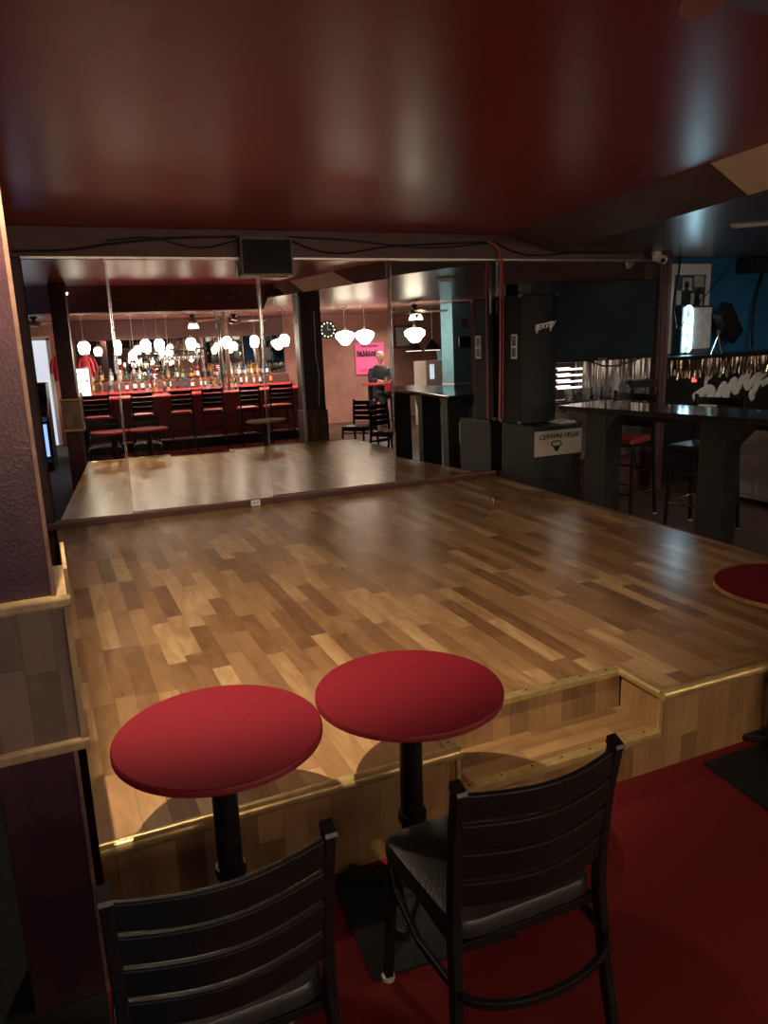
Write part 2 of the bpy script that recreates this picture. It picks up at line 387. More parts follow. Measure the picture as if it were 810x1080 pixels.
# ------------------------------------------------------------------ stage
st = thing('stage', 'low wooden stage with laminate plank deck and brass edged step', 'stage', (2.0, 2.16, 0))
SX0, SX1, SY0, SY1, SH = -2.0, 2.0, 0.0, 4.3, .35       # local, origin at middle of front edge
RX0, RX1, RY = -.81, .13, .24
deck = MB()
deck.prism([(SX0, SY0), (RX0, SY0), (RX0, RY), (RX1, RY), (RX1, SY0), (SX1, SY0), (SX1, SY1), (SX0, SY1)], SH-.03, SH)
deck.build('deck', M['deck'], st)
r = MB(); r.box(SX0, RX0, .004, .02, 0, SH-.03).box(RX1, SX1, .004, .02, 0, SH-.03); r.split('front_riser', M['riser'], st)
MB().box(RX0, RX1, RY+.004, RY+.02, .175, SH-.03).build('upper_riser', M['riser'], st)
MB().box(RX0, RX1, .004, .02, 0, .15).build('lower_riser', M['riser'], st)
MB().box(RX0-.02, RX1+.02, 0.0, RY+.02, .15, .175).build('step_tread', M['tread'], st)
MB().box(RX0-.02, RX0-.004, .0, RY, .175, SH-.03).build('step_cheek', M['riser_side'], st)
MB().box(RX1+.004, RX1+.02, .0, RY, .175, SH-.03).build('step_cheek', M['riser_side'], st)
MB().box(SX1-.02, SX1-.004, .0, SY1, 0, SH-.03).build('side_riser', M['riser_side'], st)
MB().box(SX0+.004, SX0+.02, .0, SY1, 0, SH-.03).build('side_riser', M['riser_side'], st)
def nosing(p, q, r=.024, zz=SH-.012):
    a = Vector((*p, zz)); b = Vector((*q, zz)); m = MB()
    m.tube([a, b], r, 14)
    return m.build('nosing', M['nosing'], st, True)
nosing((SX0, -.006), (RX0+.012, -.006)); nosing((RX1-.008, -.006), (SX1, -.006))
def strip(x0, x1, y0, y1, z0, z1): return MB().box(x0, x1, y0, y1, z0, z1, .004).build('step_nosing', M['nosing'], st)
strip(RX0-.0, RX1+.0, RY-.012, RY+.03, SH-.022, SH+.006)
strip(RX0-.03, RX0+.012, 0, RY, SH-.022, SH+.006)
nosing((RX1-.004, -.006), (RX1-.004, RY+.02), .02, SH-.008)
strip(RX0+.02, RX1-.0, -.014, .03, .152, .182)
MB().box(RX0+.0, RX0+.014, -.008, .008, .0, SH-.02).box(RX1-.012, RX1+.003, -.008, .008, .17, SH-.02).split('corner_bead', M['nosing'], st)
scr = MB()
for i in range(7):
    for (x, y, z) in ((RX0+.06+i*.135, .012, .183), (RX0+.06+i*.135, RY+.012, SH+.0065)):
        scr.lathe([(.005, 0), (.004, .0015)], 8, (x, y, z))
for y in (.04, .13, .2): scr.lathe([(.005, 0), (.004, .0015)], 8, (RX0-.01, y, SH+.0065))
scr.split('screw_head', M['castiron'], st)
MB().box(SX1-.004, SX1+.012, 0, SY1, SH-.03, SH+.003).build('edge_trim', M['brownframe'], st)

# small white junction box on the mirror ledge, a nail-sized cigarette stub on the deck
jb = thing('outlet_box', 'small white electrical box on the ledge below the mirrors', 'outlet', (1.585, 6.372, .35))
MB().box(-.04, .04, -.012, .012, .004, .052, .004).build('housing', M['white'], jb)
MB().box(-.025, -.005, -.0135, -.0115, .018, .04).box(.005, .025, -.0135, -.0115, .018, .04).split('socket', M['signgrey'], jb)
o = MB().tube([(3.33, 5.35, .358), (3.335, 5.37, .398)], .006, 8).build('screw_stub', M['signgrey']); tag(o, 'tiny pale screw sticking up from the stage deck', 'screw')

# ------------------------------------------------------------------ near-left pillar
pl = thing('pillar', 'glossy maroon pillar with a wood laminate band at the left edge', 'pillar', (-.115, 2.12, 0))
MB().box(-.10, .088, -.12, .13, 0, 2.62, .006).build('shaft', M['maroon'], pl)
MB().box(-.115, .112, -.135, .145, .795, 1.165).build('wood_band', M['panelwood'], pl)
def ptrim(z0, z1, e=.012): return MB().box(-.118-e, .115+e, -.14-e, .148+e, z0, z1, .006).build('band_moulding', M['gold_trim'], pl)
ptrim(1.155, 1.182); ptrim(.768, .797)
MB().box(.106, .122, -.146, -.13, .797, 1.158, .003).split('corner_bead', M['gold_trim'], pl)
MB().box(.083, .094, -.126, -.114, 0, .77, .003).box(.083, .094, -.126, -.114, 1.18, 2.6, .003).split('edge_bead', M['brownframe'], pl)
MB().box(.118, .127, -.135, .145, .797, .87).box(.118, .127, -.135, .145, 1.18, 1.25).split('clip', M['gold_trim'], pl)

# second, bigger pillar seen only in the mirrors
p2 = thing('pillar', 'dark brown pillar right of the stage front with a pale conduit, seen in the middle mirror', 'pillar', (3.5, 1.85, 0))
MB().box(-.16, .16, -.16, .16, .8, 2.46, .006).build('shaft', M['maroon'], p2)
MB().box(-.18, .18, -.18, .18, 0, .8, .006).build('wood_base', M['panelwood'], p2)
MB().box(-.185, -.15, .14, .185, .0, 2.4, .004).build('lit_edge_paint', M['white'], p2)  # white strip paints in the bluish light on the pillar's side
MB().tube([(.06, .165, 2.2), (.05, .168, 1.6), (.08, .168, 1.3), (.05, .17, .85)], .007, 8).build('conduit', M['white'], p2, True)

# ------------------------------------------------------------------ bistro tables
def bistro(label, loc, edge, notch=False, rz=0):
    t = thing('bistro_table', label, 'table', loc, rz, 'round red tables at the stage front')
    MB().lathe([(.0, .694), (.282, .694), (.29, .699), (.29, .713), (.2885, .7165)], 96).build('edge_band', edge, t, True)
    MB().lathe([(.2885, .7165), (.285, .72), (.0, .72)], 96).build('tabletop', M['tabletop'], t, True)
    MB().lathe([(.0365, .03), (.0365, .69)], 24).build('column', M['castiron'], t, True)
    MB().lathe([(.045, .26), (.047, .275), (.045, .29)], 24).lathe([(.0, .672), (.12, .676), (.12, .693), (0, .6935)], 24).lathe([(.05, .03), (.048, .055), (.037, .07)], 24).split('collar', M['castiron'], t, True)
    b = MB()
    for k in range(4):
        a = k*PI/2+PI/4
        b.obox(Matrix.Translation((.11*math.cos(a), .11*math.sin(a), .02)) @ Matrix.Rotation(a, 4, 'Z'), (.24, .055, .03), .006)
    b.split('base', M['castiron'], t)
    return t
T1 = bistro('round red table at left in front of the stage beside the pillar', (.345, 1.995, 0), M['tabledge'], rz=.1)
T2 = bistro('round red table between the step and the left red table', (.932, 1.985, 0), M['tabledge'], rz=.1)
T3 = bistro('round red table with a worn ochre rim at the right edge', (2.73, 2.1, 0), M['ochre'], rz=.1)

# ------------------------------------------------------------------ ladder-back chairs and bar stools
def make_chair(name, label, cat, sh=.45, group=None, seatmat=None, loc=(0, 0, 0), rz=0, ring=False):
    t = thing(name, label, cat, loc, rz, group)
    bm_ = M['blackmetal']
    top = sh+.39
    # seat pad: rounded trapezoid, domed
    m = MB(); n = 40; rings = []
    def outline(k, sc):
        a = 2*PI*k/n; ca, sa = math.cos(a), math.sin(a)
        sx = math.copysign(abs(ca)**.27, ca); sy = math.copysign(abs(sa)**.27, sa)
        return ((.212+.012*sy)*sx*sc, .198*sy*sc)
    prof = [(.93, sh-.03), (1.0, sh-.022), (1.0, sh+.004), (.96, sh+.017), (.8, sh+.024), (.4, sh+.028)]
    for sc, z in prof: rings.append([m.bm.verts.new((*outline(k, sc), z)) for k in range(n)])
    for A, B in zip(rings, rings[1:]):
        for j in range(n): m.bm.faces.new((A[j], A[(j+1) % n], B[(j+1) % n], B[j]))
    m.bm.faces.new(rings[0][::-1]); m.bm.faces.new(rings[-1])
    m.build('seat', seatmat or M['vinyl'], t, True)
    m = MB()
    for s in (-1, 1): m.box(s*.185-.011, s*.185+.011, -.19, .17, sh-.055, sh-.03, .003)
    m.box(-.19, .19, .155, .178, sh-.055, sh-.03, .003).box(-.19, .19, -.195, -.172, sh-.055, sh-.03, .003)
    m.build('seat_frame', bm_, t)
    for s in (-1, 1):
        # rear leg and back post are one bent flat tube
        P = [(s*.222, -.262, .012), (s*.212, -.222, sh*.5), (s*.204, -.196, sh), (s*.203, -.198, sh+.12), (s*.205, -.21, sh+.27), (s*.208, -.232, top+.008)]
        rl = MB().ribbon(P, (0, 1, .05), .034, .024).build('rear_leg', bm_, t, bevel=.004)
        c_ = MB().hexa([(s*.208-.013, -.252, top+.004), (s*.208+.013, -.252, top+.004), (s*.208+.013, -.212, top+.004), (s*.208-.013, -.212, top+.004)],
                       [(s*.208-.012, -.248, top+.012), (s*.208+.012, -.248, top+.012), (s*.208+.012, -.216, top+.024), (s*.208-.012, -.216, top+.024)])
        c_.build('post_cap', bm_, rl)
        f_ = MB().ribbon([(s*.207, .19, .012), (s*.197, .178, sh*.5), (s*.19, .165, sh-.03)], (0, 1, 0), .028, .024); fl_ = f_.build('front_leg', bm_, t, bevel=.004)
        for yy, xx, par in ((.19, .207, fl_), (-.262, .222, rl)):
            MB().lathe([(.019, 0), (.019, .012), (.012, .014)], 12, (s*xx, yy, 0)).build('foot_glide', M['signgrey'], par)
    for k in range(4):
        z = top-.036-k*.079; y0 = -.229+k*.010 if k < 3 else -.201
        pts = [(-.2+.4*i/12, y0-.045*math.sin(PI*i/12), z) for i in range(13)]
        MB().ribbon(pts, (0, -.12, 1), .066, .014).build('back_slat', bm_, t, bevel=.004)
    zs = sh-.125 if not ring else sh*.6
    m = MB()
    m.ribbon([(-.208*math.cos(PI*i/14), -.214-.085*math.sin(PI*i/14), zs-.018*math.sin(PI*i/14)) for i in range(15)], (0, 0, 1), .022, .016)
    m.build('rear_stretcher', bm_, t, bevel=.003)
    for s in (-1, 1):
        MB().ribbon([(s*.208, -.214, zs), (s*.222, -.05, zs+.004), (s*.212, .1, zs+.03), (s*.192, .168, sh-.062)], (0, 0, 1), .022, .016).build('side_brace', bm_, t, bevel=.003)
    if ring:
        MB().tube([(-.2, .185, .25), (.2, .185, .25), (.215, -.235, .25), (-.215, -.235, .25)], .010, 8, cyc=True).build('footrest', M['chrome'], t, True)
    return t
CH = 'black ladder-back chairs at the red tables'
C1 = make_chair('dining_chair', 'black metal ladder-back chair with black vinyl seat, right of the two facing the stage', 'chair', group=CH, loc=(.912, 1.502, 0))
C2 = dup(C1, (.205, 1.50, 0), .0, 'black metal ladder-back chair at the bottom left corner in front of the pillar', CH)
mat1 = tag(MB().prism([(.66, 1.70), (1.12, 1.66), (1.14, 2.12), (.70, 2.13)], .001, .008).build('floor_mat', M['rubber']), 'black rubber mat under the right chair and middle red table', 'mat')
mat2 = tag(MB().prism([(2.29, 1.72), (3.2, 1.60), (3.2, 2.10), (2.33, 2.11)], .001, .008).build('floor_mat', M['rubber']), 'black rubber mat on the red carpet at the right edge', 'mat')

# ------------------------------------------------------------------ right of the stage
sub = thing('subwoofer', 'dark floor speaker cabinet with pale lettered sign beside the stage corner', 'speaker', (4.30, 6.07, 0))
MB().box(-.265, .265, -.27, .27, .02, .885, .012).build('cabinet', M['sub'], sub)
sgp = MB().box(-.262, .255, -.285, -.27, .615, .845, .004).build('sign_panel', M['signgrey'], sub)
MB().box(-.262, .16, -.282, -.27, .40, .61, .003).build('lower_panel', M['slab'], sub)
text_mesh('sign_lettering', 'CERWIN-VEGA!', .064, M['print'], sgp, Matrix.Translation((.0, -.287, .79)) @ Matrix.Rotation(PI/2, 4, 'X'), .001, .25)
em = MB()
em.tube([(-.05+.045*math.cos(a)*1.25+.02, -.287, .722+.026*math.sin(a)) for a in [2*PI*i/20 for i in range(20)]], .006, 6, cyc=True)
em.prism([(-.065, .70), (.01, .70), (-.012, .655), (-.044, .655)], -.289, -.286, 'y')
em.build('sign_emblem', M['print'], sgp)
m = MB()
for x in (-.255, .255):
    for y in (-.26, .26): m.ball((x, y, .88), .018, u=8, v=6)
m.split('corner_cap', M['black'], sub)
m = MB()
for x in (-.2, .2):
    for y in (-.2, .2): m.lathe([(.03, 0), (.03, .02)], 12, (x, y, 0))
m.split('foot', M['black'], sub)
o = tag(MB().box(4.36, 4.54, 5.86, 6.05, .886, .905, .004).build('papers', M['paper']), 'small white stack of papers on the dark floor speaker cabinet', 'papers')

sp_ = thing('loudspeaker', 'tall black loudspeaker with silver logo standing on the dark cabinet', 'speaker', (4.25, 6.19, .886))
m = MB()
m.prism([(-.20, -.13), (-.20, .2), (.20, .2), (.20, -.13)], .0, 1.17); m.build('cabinet', M['spk'], sp_, bevel=.012)
gp = [(-.195, -.12)]+[(-.195+.39*i/16, -.14-.075*math.sin(PI*i/16)) for i in range(17)]+[(.195, -.12)]
grl = MB().prism(gp, .015, 1.155).build('grille', M['grille'], sp_, True)
pt = MB().box(-.207, -.199, -.085, .005, .60, .82, .002).build('side_handle_frame', M['white'], sp_)
MB().box(-.2085, -.205, -.07, -.01, .715, .805).box(-.2085, -.205, -.07, -.01, .615, .70).split('side_handle_recess', M['black'], pt)
m = MB()
for x in (-.19, .19):
    for y in (-.12, .19):
        for z in (.012, 1.16): m.ball((x, y, z), .022, u=8, v=6)
m.split('corner_cap', M['steel'], sp_)
L4 = Matrix.Translation((.0, -.222, .885)) @ Matrix.Rotation(PI/2, 4, 'X') @ Matrix.Rotation(.14, 4, 'Z')
text_mesh('logo_lettering', 'PEAVEY', .07, M['logo'], grl, L4, .002, .45, .95)
lg = MB()
def ls(pts):
    v = [L4 @ Vector((x, y, 0)) for x, y in pts]; w = [p+Vector((0, -.004, 0)) for p in v]
    n_ = len(v); lg._add(v+w, [list(range(n_))[::-1], list(range(n_, 2*n_))]+[[i, (i+1) % n_, n_+(i+1) % n_, n_+i] for i in range(n_)])
ls([(-.105, .018), (.085, .032), (.07, .022), (-.06, .014)]); ls([(-.075, .018), (-.055, .02), (-.085, -.045), (-.10, -.05)]); ls([(.075, .02), (.095, .024), (.06, -.055), (.05, -.05)])
lg.split('logo_stroke', M['logo'], grl)

tb = thing('speaker_box', 'small black box standing on top of the tall loudspeaker', 'speaker', (4.33, 6.26, 2.056))
MB().box(-.11, .11, -.09, .09, 0, .115, .008).build('cabinet', M['black'], tb)
MB().box(-.095, .095, -.096, -.089, .012, .103, .002).build('grille', M['grille'], tb)

tv = thing('television', 'large dark flat television on the mirrored wall above the bar table', 'television', (5.16, 6.30, 1.80))
bz = MB().box(-.66, .66, -.03, .025, -.385, .385, .01).build('bezel', M['bezel'], tv)
MB().box(-.635, .635, -.0325, -.029, -.345, .36).build('screen', M['screen'], tv)
MB().box(-.30, .30, .02, .06, -.2, .2, .01).build('back_housing', M['bezel'], tv)
MB().box(-.1, .1, .06, .14, -.12, .12, .005).build('wall_bracket', M['black'], tv)
MB().box(-.05, .05, -.034, -.03, -.375, -.36).build('badge', M['steel'], bz)
MB().tube([(-.1, .03, -.385), (.05, .02, -.44), (.25, .03, -.45), (.45, .03, -.41), (.55, .03, -.385)], .008, 8).build('power_cord', M['cable'], tv, True)

post = thing('post', 'brown post with metal strips at the end of the mirrored wall', 'post', (6.0, 6.40, 0))
MB().box(-.075, .075, -.06, .07, 0, 2.45, .005).build('shaft', M['wallmaroon'], post)
MB().box(-.06, -.035, -.068, -.058, .3, 2.4).split('metal_strip', M['chrome'], post)
MB().box(.03, .05, -.068, -.058, .3, 2.4).split('metal_strip', M['steel'], post)

cm = thing('security_camera', 'white security camera under the ceiling above the brown post', 'camera', (5.80, 6.28, 2.45))
MB().lathe([(.05, -.02), (.05, 0)], 20).build('mount_plate', M['white'], cm, True)
MB().ball((0, -.01, -.05), .045).build('body', M['white'], cm, True)
MB().lathe([(.042, 0), (.042, .07), (.03, .085)], 20, (.01, -.02, -.06), Matrix.Rotation(math.radians(110), 3, 'X') @ Matrix.Rotation(.3, 3, 'Y')).build('barrel', M['white'], cm, True)
MB().ball((.0, -.1, -.09), .024).build('lens', M['black'], cm, True)

# bar-height table
dv = Vector((.265, -.964, 0)); nv = Vector((.964, .265, 0)); o0 = Vector((4.09, 5.52, 0))
ang = math.atan2(dv.y, dv.x)
bt = thing('bar_table', 'long black bar-height table with glossy top and slab legs right of the stage', 'table', o0, ang)
MB().box(0, 3.2, 0.0, .58, 1.06, 1.10, .008).build('tabletop', M['counter'], bt)
for x in (.24, 1.27, 2.7):
    MB().box(x, x+.20, .06, .30, 0, 1.06, .006).build('leg', M['slab'], bt)
MB().prism([(1.47, 1.06), (1.66, 1.06), (1.47, .84)], .07, .25, 'y').split('brace', M['slab'], bt)
MB().prism([(.44, 1.06), (.56, 1.06), (.44, .92)], .07, .25, 'y').split('brace', M['slab'], bt)
MB().box(.1, 3.1, .30, .33, .98, 1.06).build('apron', M['slab'], bt)

ST = 'bar-height stools at the black table'
S1 = make_chair('bar_stool', 'tall ladder-back stool with red seat behind the left slab leg of the bar table', 'stool', .74, ST, M['redvinyl'], (4.89, 5.62, 0), ang+PI+.1, True)
S2 = make_chair('bar_stool', 'tall ladder-back stool with black seat between the bar table legs', 'stool', .74, ST, None, (5.10, 4.86, 0), ang+PI, True)
S3 = dup(S2, (5.80, 4.0, 0), ang+PI, 'tall black ladder-back stool at the near end of the bar table', ST)

dup(C1, (4.45, 2.55, 0), -.5, 'black ladder-back chair near the end of the bar table, reflected beside its slab legs', 'black ladder-back chairs beside the bar table')
dup(C1, (4.35, 1.45, 0), .9, 'black ladder-back chair nearest the dark brown pillar, reflected below the pink sign', 'black ladder-back chairs beside the bar table')

fz = thing('chest_freezer', 'low off-white chest freezer behind the bar table at right', 'freezer', (6.68, 4.9, 0))
MB().box(-.36, .36, -.8, .76, .03, .74, .015).build('body', M['freezer'], fz)
MB().box(-.37, .37, -.81, .77, .745, .80, .012).build('lid', M['freezer'], fz)
MB().box(-.34, .34, -.78, .74, 0, .03).build('plinth', M['black'], fz)
MB().box(-.385, -.368, -.1, .1, .755, .78, .004).build('handle', M['steel'], fz)

# blue corner: back cabinet with shelf, fringe, script, neon sign, poster, floodlight
cab = thing('back_cabinet', 'black back cabinet with white painted script under the foil fringe', 'cabinet', (7.6, 6.7, 0))
cbd = MB().box(-1.5, 1.7, -.19, .19, 0, 1.36, .004).build('body', M['black'], cab)
MB().box(-1.52, 1.72, -.23, .195, 1.36, 1.40, .006).build('shelf_top', M['bezel'], cab)
MB().box(-1.45, -1.05, -.2, -.185, .92, 1.14).box(-.25, .05, -.2, -.185, .95, 1.13).split('door_panel', M['bezel'], cab)
m = MB()
def stroke(pts, r=.03):
    P = [Vector((x-7.6, -.215, z)) for x, z in pts]
    for _ in range(3):
        Q = [P[0]]
        for a, b in zip(P, P[1:]): Q += [a*.75+b*.25, a*.25+b*.75]
        P = Q+[P[-1]]
    n_ = len(P)
    m.tube(P, [r*1.1*min(1, .45+4*min(i, n_-1-i)/n_) for i in range(n_)], 8)
stroke([(6.62, .93), (6.72, .97), (6.85, 1.03), (6.93, .98), (6.82, .86), (6.72, .80)], .05)
stroke([(6.80, 1.02), (6.80, 1.12), (6.83, 1.22), (6.88, 1.3)], .022); stroke([(6.80, 1.12), (6.90, 1.18), (6.93, 1.26)], .02)
stroke([(6.86, .85), (6.92, .80), (6.96, .88), (7.03, .92)], .045)
stroke([(6.98, .90), (7.05, 1.04), (7.10, 1.06), (7.08, .93), (7.17, .94)], .04)
stroke([(7.13, .94), (7.20, 1.08), (7.26, 1.10), (7.24, .96), (7.31, .98)], .04)
stroke([(7.29, .98), (7.36, 1.12), (7.43, 1.14), (7.42, 1.0), (7.5, 1.02)], .042)
stroke([(7.38, 1.12), (7.36, 1.22)], .012); stroke([(7.42, 1.13), (7.42, 1.23)], .012); stroke([(7.46, 1.1), (7.49, 1.2)], .012)
stroke([(7.48, 1.02), (7.56, 1.12), (7.66, 1.13), (7.72, 1.18)], .042); stroke([(7.64, 1.12), (7.58, .98), (7.5, .92), (7.56, .86)], .04)
stroke([(7.66, 1.02), (7.75, 1.06), (7.88, 1.12)], .035)
for k in range(6): stroke([(7.0+.1*k, 1.14+.02*k), (7.03+.1*k, 1.24+.015*k), (7.06+.1*k, 1.34)], .016)
for v in m.bm.verts: v.co.y = -.20+(v.co.y+.215)*.25
m.build('painted_script', M['frost'], cbd, True)
fr = MB(); random.seed(5)
for i in range(190):
    x = 6.13+i*.0165+random.uniform(-.004, .004); w = random.uniform(.006, .011); L = random.uniform(.15, .22); a = random.uniform(-.9, .9)
    dx, dy = w*math.cos(a)/1, w*math.sin(a)
    y = 6.462+random.uniform(-.012, .012); sw = random.uniform(-.012, .012)
    fr._add([(x-dx, y-dy, 1.358), (x+dx, y+dy, 1.358), (x+dx+sw, y+dy*.4, 1.358-L*.5), (x-dx+sw, y-dy*.4, 1.358-L*.5), (x+dx-sw, y-dy, 1.358-L), (x-dx-sw, y+dy, 1.358-L)], [[0, 1, 2, 3], [3, 2, 4, 5]])
fo = fr.build('foil_fringe', M['tinsel']); tag(fo, 'glittering gold and silver foil fringe hanging below the black shelf', 'fringe', None, 'stuff')
fr = MB(); random.seed(8)
for i in range(72):
    x = 5.02+i*.0122+random.uniform(-.004, .004); w = random.uniform(.005, .009); L = random.uniform(.26, .36); a = random.uniform(-.9, .9)
    dx, dy = w*math.cos(a), w*math.sin(a); y = 6.395+random.uniform(-.006, .006); sw = random.uniform(-.01, .01)
    fr._add([(x-dx, y-dy, 1.42), (x+dx, y+dy, 1.42), (x+dx+sw, y+dy*.4, 1.42-L*.5), (x-dx+sw, y-dy*.4, 1.42-L*.5), (x+dx-sw, y-dy, 1.42-L), (x-dx-sw, y+dy, 1.42-L)], [[0, 1, 2, 3], [3, 2, 4, 5]])
fr.box(5.0, 5.92, 6.388, 6.402, 1.415, 1.43)
tag(fr.build('foil_fringe', M['silverfoil']), 'silver foil fringe hanging below the television behind the glasses', 'fringe', None, 'stuff')
pw = thing('poster', 'white-framed dark photo poster high on the blue wall', 'poster', (6.86, 6.88, 1.9))
MB().box(-.30, .30, -.012, .018, -.49, .49, .003).build('frame', M['mount'], pw)
ppr = MB().box(-.235, .225, -.016, -.011, -.03, .37).build('photo_print', M['photo'], pw)
m = MB()
for (x0, x1, z0, z1) in ((-.12, .02, .2, .34), (.05, .2, .24, .36), (-.2, -.13, .05, .2), (.0, .06, .05, .17), (.14, .19, .0, .16), (-.06, .12, -.02, .02)): m.box(x0, x1, -.018, -.015, z0, z1, .002)
m.split('photo_highlight', M['photolight'], ppr)
m = MB().ball((-.06, -.016, .26), .05, (1, .06, 1.2)).ball((-.06, -.016, .12), .09, (1, .04, 1.4)).ball((.11, -.016, .17), .04, (1, .06, 1.2)).ball((.11, -.016, .07), .06, (1, .05, 1.3))
m.split('photo_figure', M['print'], ppr, True)
ns = thing('neon_sign', 'glowing cyan beer sign box standing on the shelf below the poster', 'sign', (6.83, 6.76, 1.40))
MB().box(-.22, .23, -.045, .06, .0, .53, .008).build('box', M['photo'], ns)
MB().box(-.09, .215, -.05, -.043, .06, .51).build('textured_face', M['paper'], ns)
nlf = MB().box(-.185, -.10, -.052, -.043, .03, .52).build('lit_face', M['neonback'], ns)
MB().tube([(-.19, -.062, .03), (-.19, -.062, .50), (-.16, -.062, .525), (-.12, -.062, .525), (-.088, -.062, .49), (-.088, -.062, .06), (-.12, -.062, .03)], .011, 10).build('neon_tube', M['neon'], ns, True)
m = MB()
for k, L in enumerate((.5, .44)):
    pass
m.tube([(-.165, -.06, .1), (-.115, -.06, .1), (-.115, -.06, .13), (-.14, -.06, .14), (-.165, -.06, .13)], .005, 8)
m.tube([(-.165, -.06, .16), (-.115, -.06, .17), (-.165, -.06, .20)], .005, 8)
for z in (.24, .28, .32, .36, .40): m.tube([(-.165, -.06, z), (-.115, -.06, z), (-.115, -.06, z+.022)], .004, 8)
m.build('neon_lettering', M['neon'], nlf, True)
fl = thing('floodlight', 'tilted black floodlight on a chrome folding stand on the shelf', 'floodlight', (7.18, 6.66, 1.40))
hm = Matrix.Translation((.07, 0, .33)) @ Matrix.Rotation(math.radians(-46), 4, 'Y') @ Matrix.Rotation(.2, 4, 'X')
fhs = MB().obox(hm, (.21, .13, .46), .02).build('housing', M['black'], fl)
m = MB()
for k in range(4): m.obox(hm @ Matrix.Translation((.02, -.062, .09-.035*k)), (.11, .006, .012))
m.split('label_plate', M['steel'], fhs)
m = MB().tube([(-.06, -.03, .28), (-.2, -.04, .0)], .008, 8).tube([(-.12, -.03, .26), (-.05, -.04, .0)], .008, 8).tube([(.06, -.03, .16), (-.08, -.04, .01)], .008, 8)
m.split('stand_leg', M['chrome'], fl, True)
MB().lathe([(.03, -.01), (.03, .01)], 16, (-.1, -.03, .43), Matrix.Rotation(PI/2, 3, 'X')).build('tilt_knob', M['steel'], fl, True)
wb = thing('wall_speaker', 'black box speaker high on the blue wall near the ceiling', 'speaker', (7.76, 6.80, 2.28))
MB().box(-.2, .2, -.12, .09, 0, .165, .008).build('cabinet', M['black'], wb)
MB().box(-.18, .18, -.128, -.119, .015, .15, .002).build('grille', M['grille'], wb)
ri = tag(MB().box(6.60, 6.66, 6.495, 6.509, 1.11, 1.17, .004).build('indicator_light', M['ledred']), 'small red glowing indicator on the black back cabinet', 'light')
def cable(name, pts, r, m, label, n=8):
    # smooth the polyline
    P = [Vector(p) for p in pts]
    for _ in range(2):
        Q = [P[0]]
        for a, b in zip(P, P[1:]): Q += [a*.75+b*.25, a*.25+b*.75]
        P = Q+[P[-1]]
    return tag(MB().tube(P, r, n).build(name, m, None, True), label, 'cable')
cable('cable', [(6.68, 6.86, 2.45), (6.62, 6.80, 2.3), (6.5, 6.75, 1.95), (6.42, 6.6, 1.7)], .011, M['cable'], 'black cable drooping across the left side of the poster')
cable('cable', [(7.5, 6.86, 2.42), (7.1, 6.83, 2.08), (6.75, 6.75, 1.84), (6.42, 6.55, 1.68)], .005, M['cable'], 'thin black wire crossing diagonally over the poster and neon sign')
cable('cable', [(7.98, 6.86, 2.3), (7.86, 6.84, 2.0), (7.82, 6.82, 1.7), (7.76, 6.75, 1.45), (7.68, 6.68, 1.43)], .014, M['cable'], 'thick black cord hanging down the blue wall at the right edge')
# shelf of glassware below the television
gs = thing('wall_shelf', 'glass shelf on the mirrored wall under the television', 'shelf', (5.25, 6.32, 1.02))
MB().box(-.62, .62, -.09, .08, 0, .015, .003).build('shelf_board', M['counter'], gs)
MB().box(-.5, -.47, -.05, .08, -.1, 0).box(.47, .5, -.05, .08, -.1, 0).split('bracket', M['steel'], gs)
for k in range(4):  # glowing tubes added for bright stripes reflected in the mirror
    lt = thing('reflection_bar', 'pinkish white horizontal glowing tube standing in for a reflection, %s from the top, beside the loudspeaker' % ORD[k], 'light', (4.82, 6.34, 1.345-k*.06), 0, 'stacked tubes standing in for reflections')
    MB().tube([(-.15, 0, 0), (.15, 0, 0)], .009, 10).build('tube', M['ledwhite'], lt, True)
    MB().box(-.165, -.15, -.012, .03, -.012, .012).box(.15, .165, -.012, .03, -.012, .012).split('end_cap', M['steel'], lt)
def glass_obj(kind, m_, label, group, loc):
    t = thing(kind, label, 'glass', loc, 0, group)
    MB().lathe([(.03, 0), (.034, .005), (.04, .12), (.038, .12), (.031, .008), (0, .008)], 18).build('bowl', m_, t, True)
    return t
for i, x in enumerate((4.78, 5.02, 5.13, 5.26, 5.41, 5.52, 5.66, 5.78)):
    glass_obj('drinking_glass', GL['clear'], '%s clear glass from the left on the shelf under the television' % ORD[i], 'glasses under the television', (x, 6.30+.02*(i % 2), 1.035))
o = thing('ornament', 'pale frosted ornament standing among the glasses under the television', 'ornament', (5.33, 6.27, 1.035))
MB().lathe([(.04, 0), (.05, .03), (.03, .1), (.055, .18), (.03, .25), (.0, .28)], 16).build('figure', M['frost'], o, True)
MB().box(-.05, .05, -.04, .04, -.0, .012, .003).split('base', M['steel'], o)
bx = tag(MB().box(5.55, 5.9, 6.26, 6.34, 1.12, 1.20, .01).build('cable_box', M['black']), 'black set-top box behind the glasses under the television', 'box')
sl = thing('ceiling_light', 'flat unlit light panel in the dark side ceiling at the right edge', 'light', (4.98, 4.2, 2.45), -.9)
MB().box(-.30, .30, -.10, .10, -.012, 0, .003).build('frame', M['signgrey'], sl)
MB().box(-.27, .27, -.07, .07, -.016, -.011).build('diffuser', M['mount'], sl)

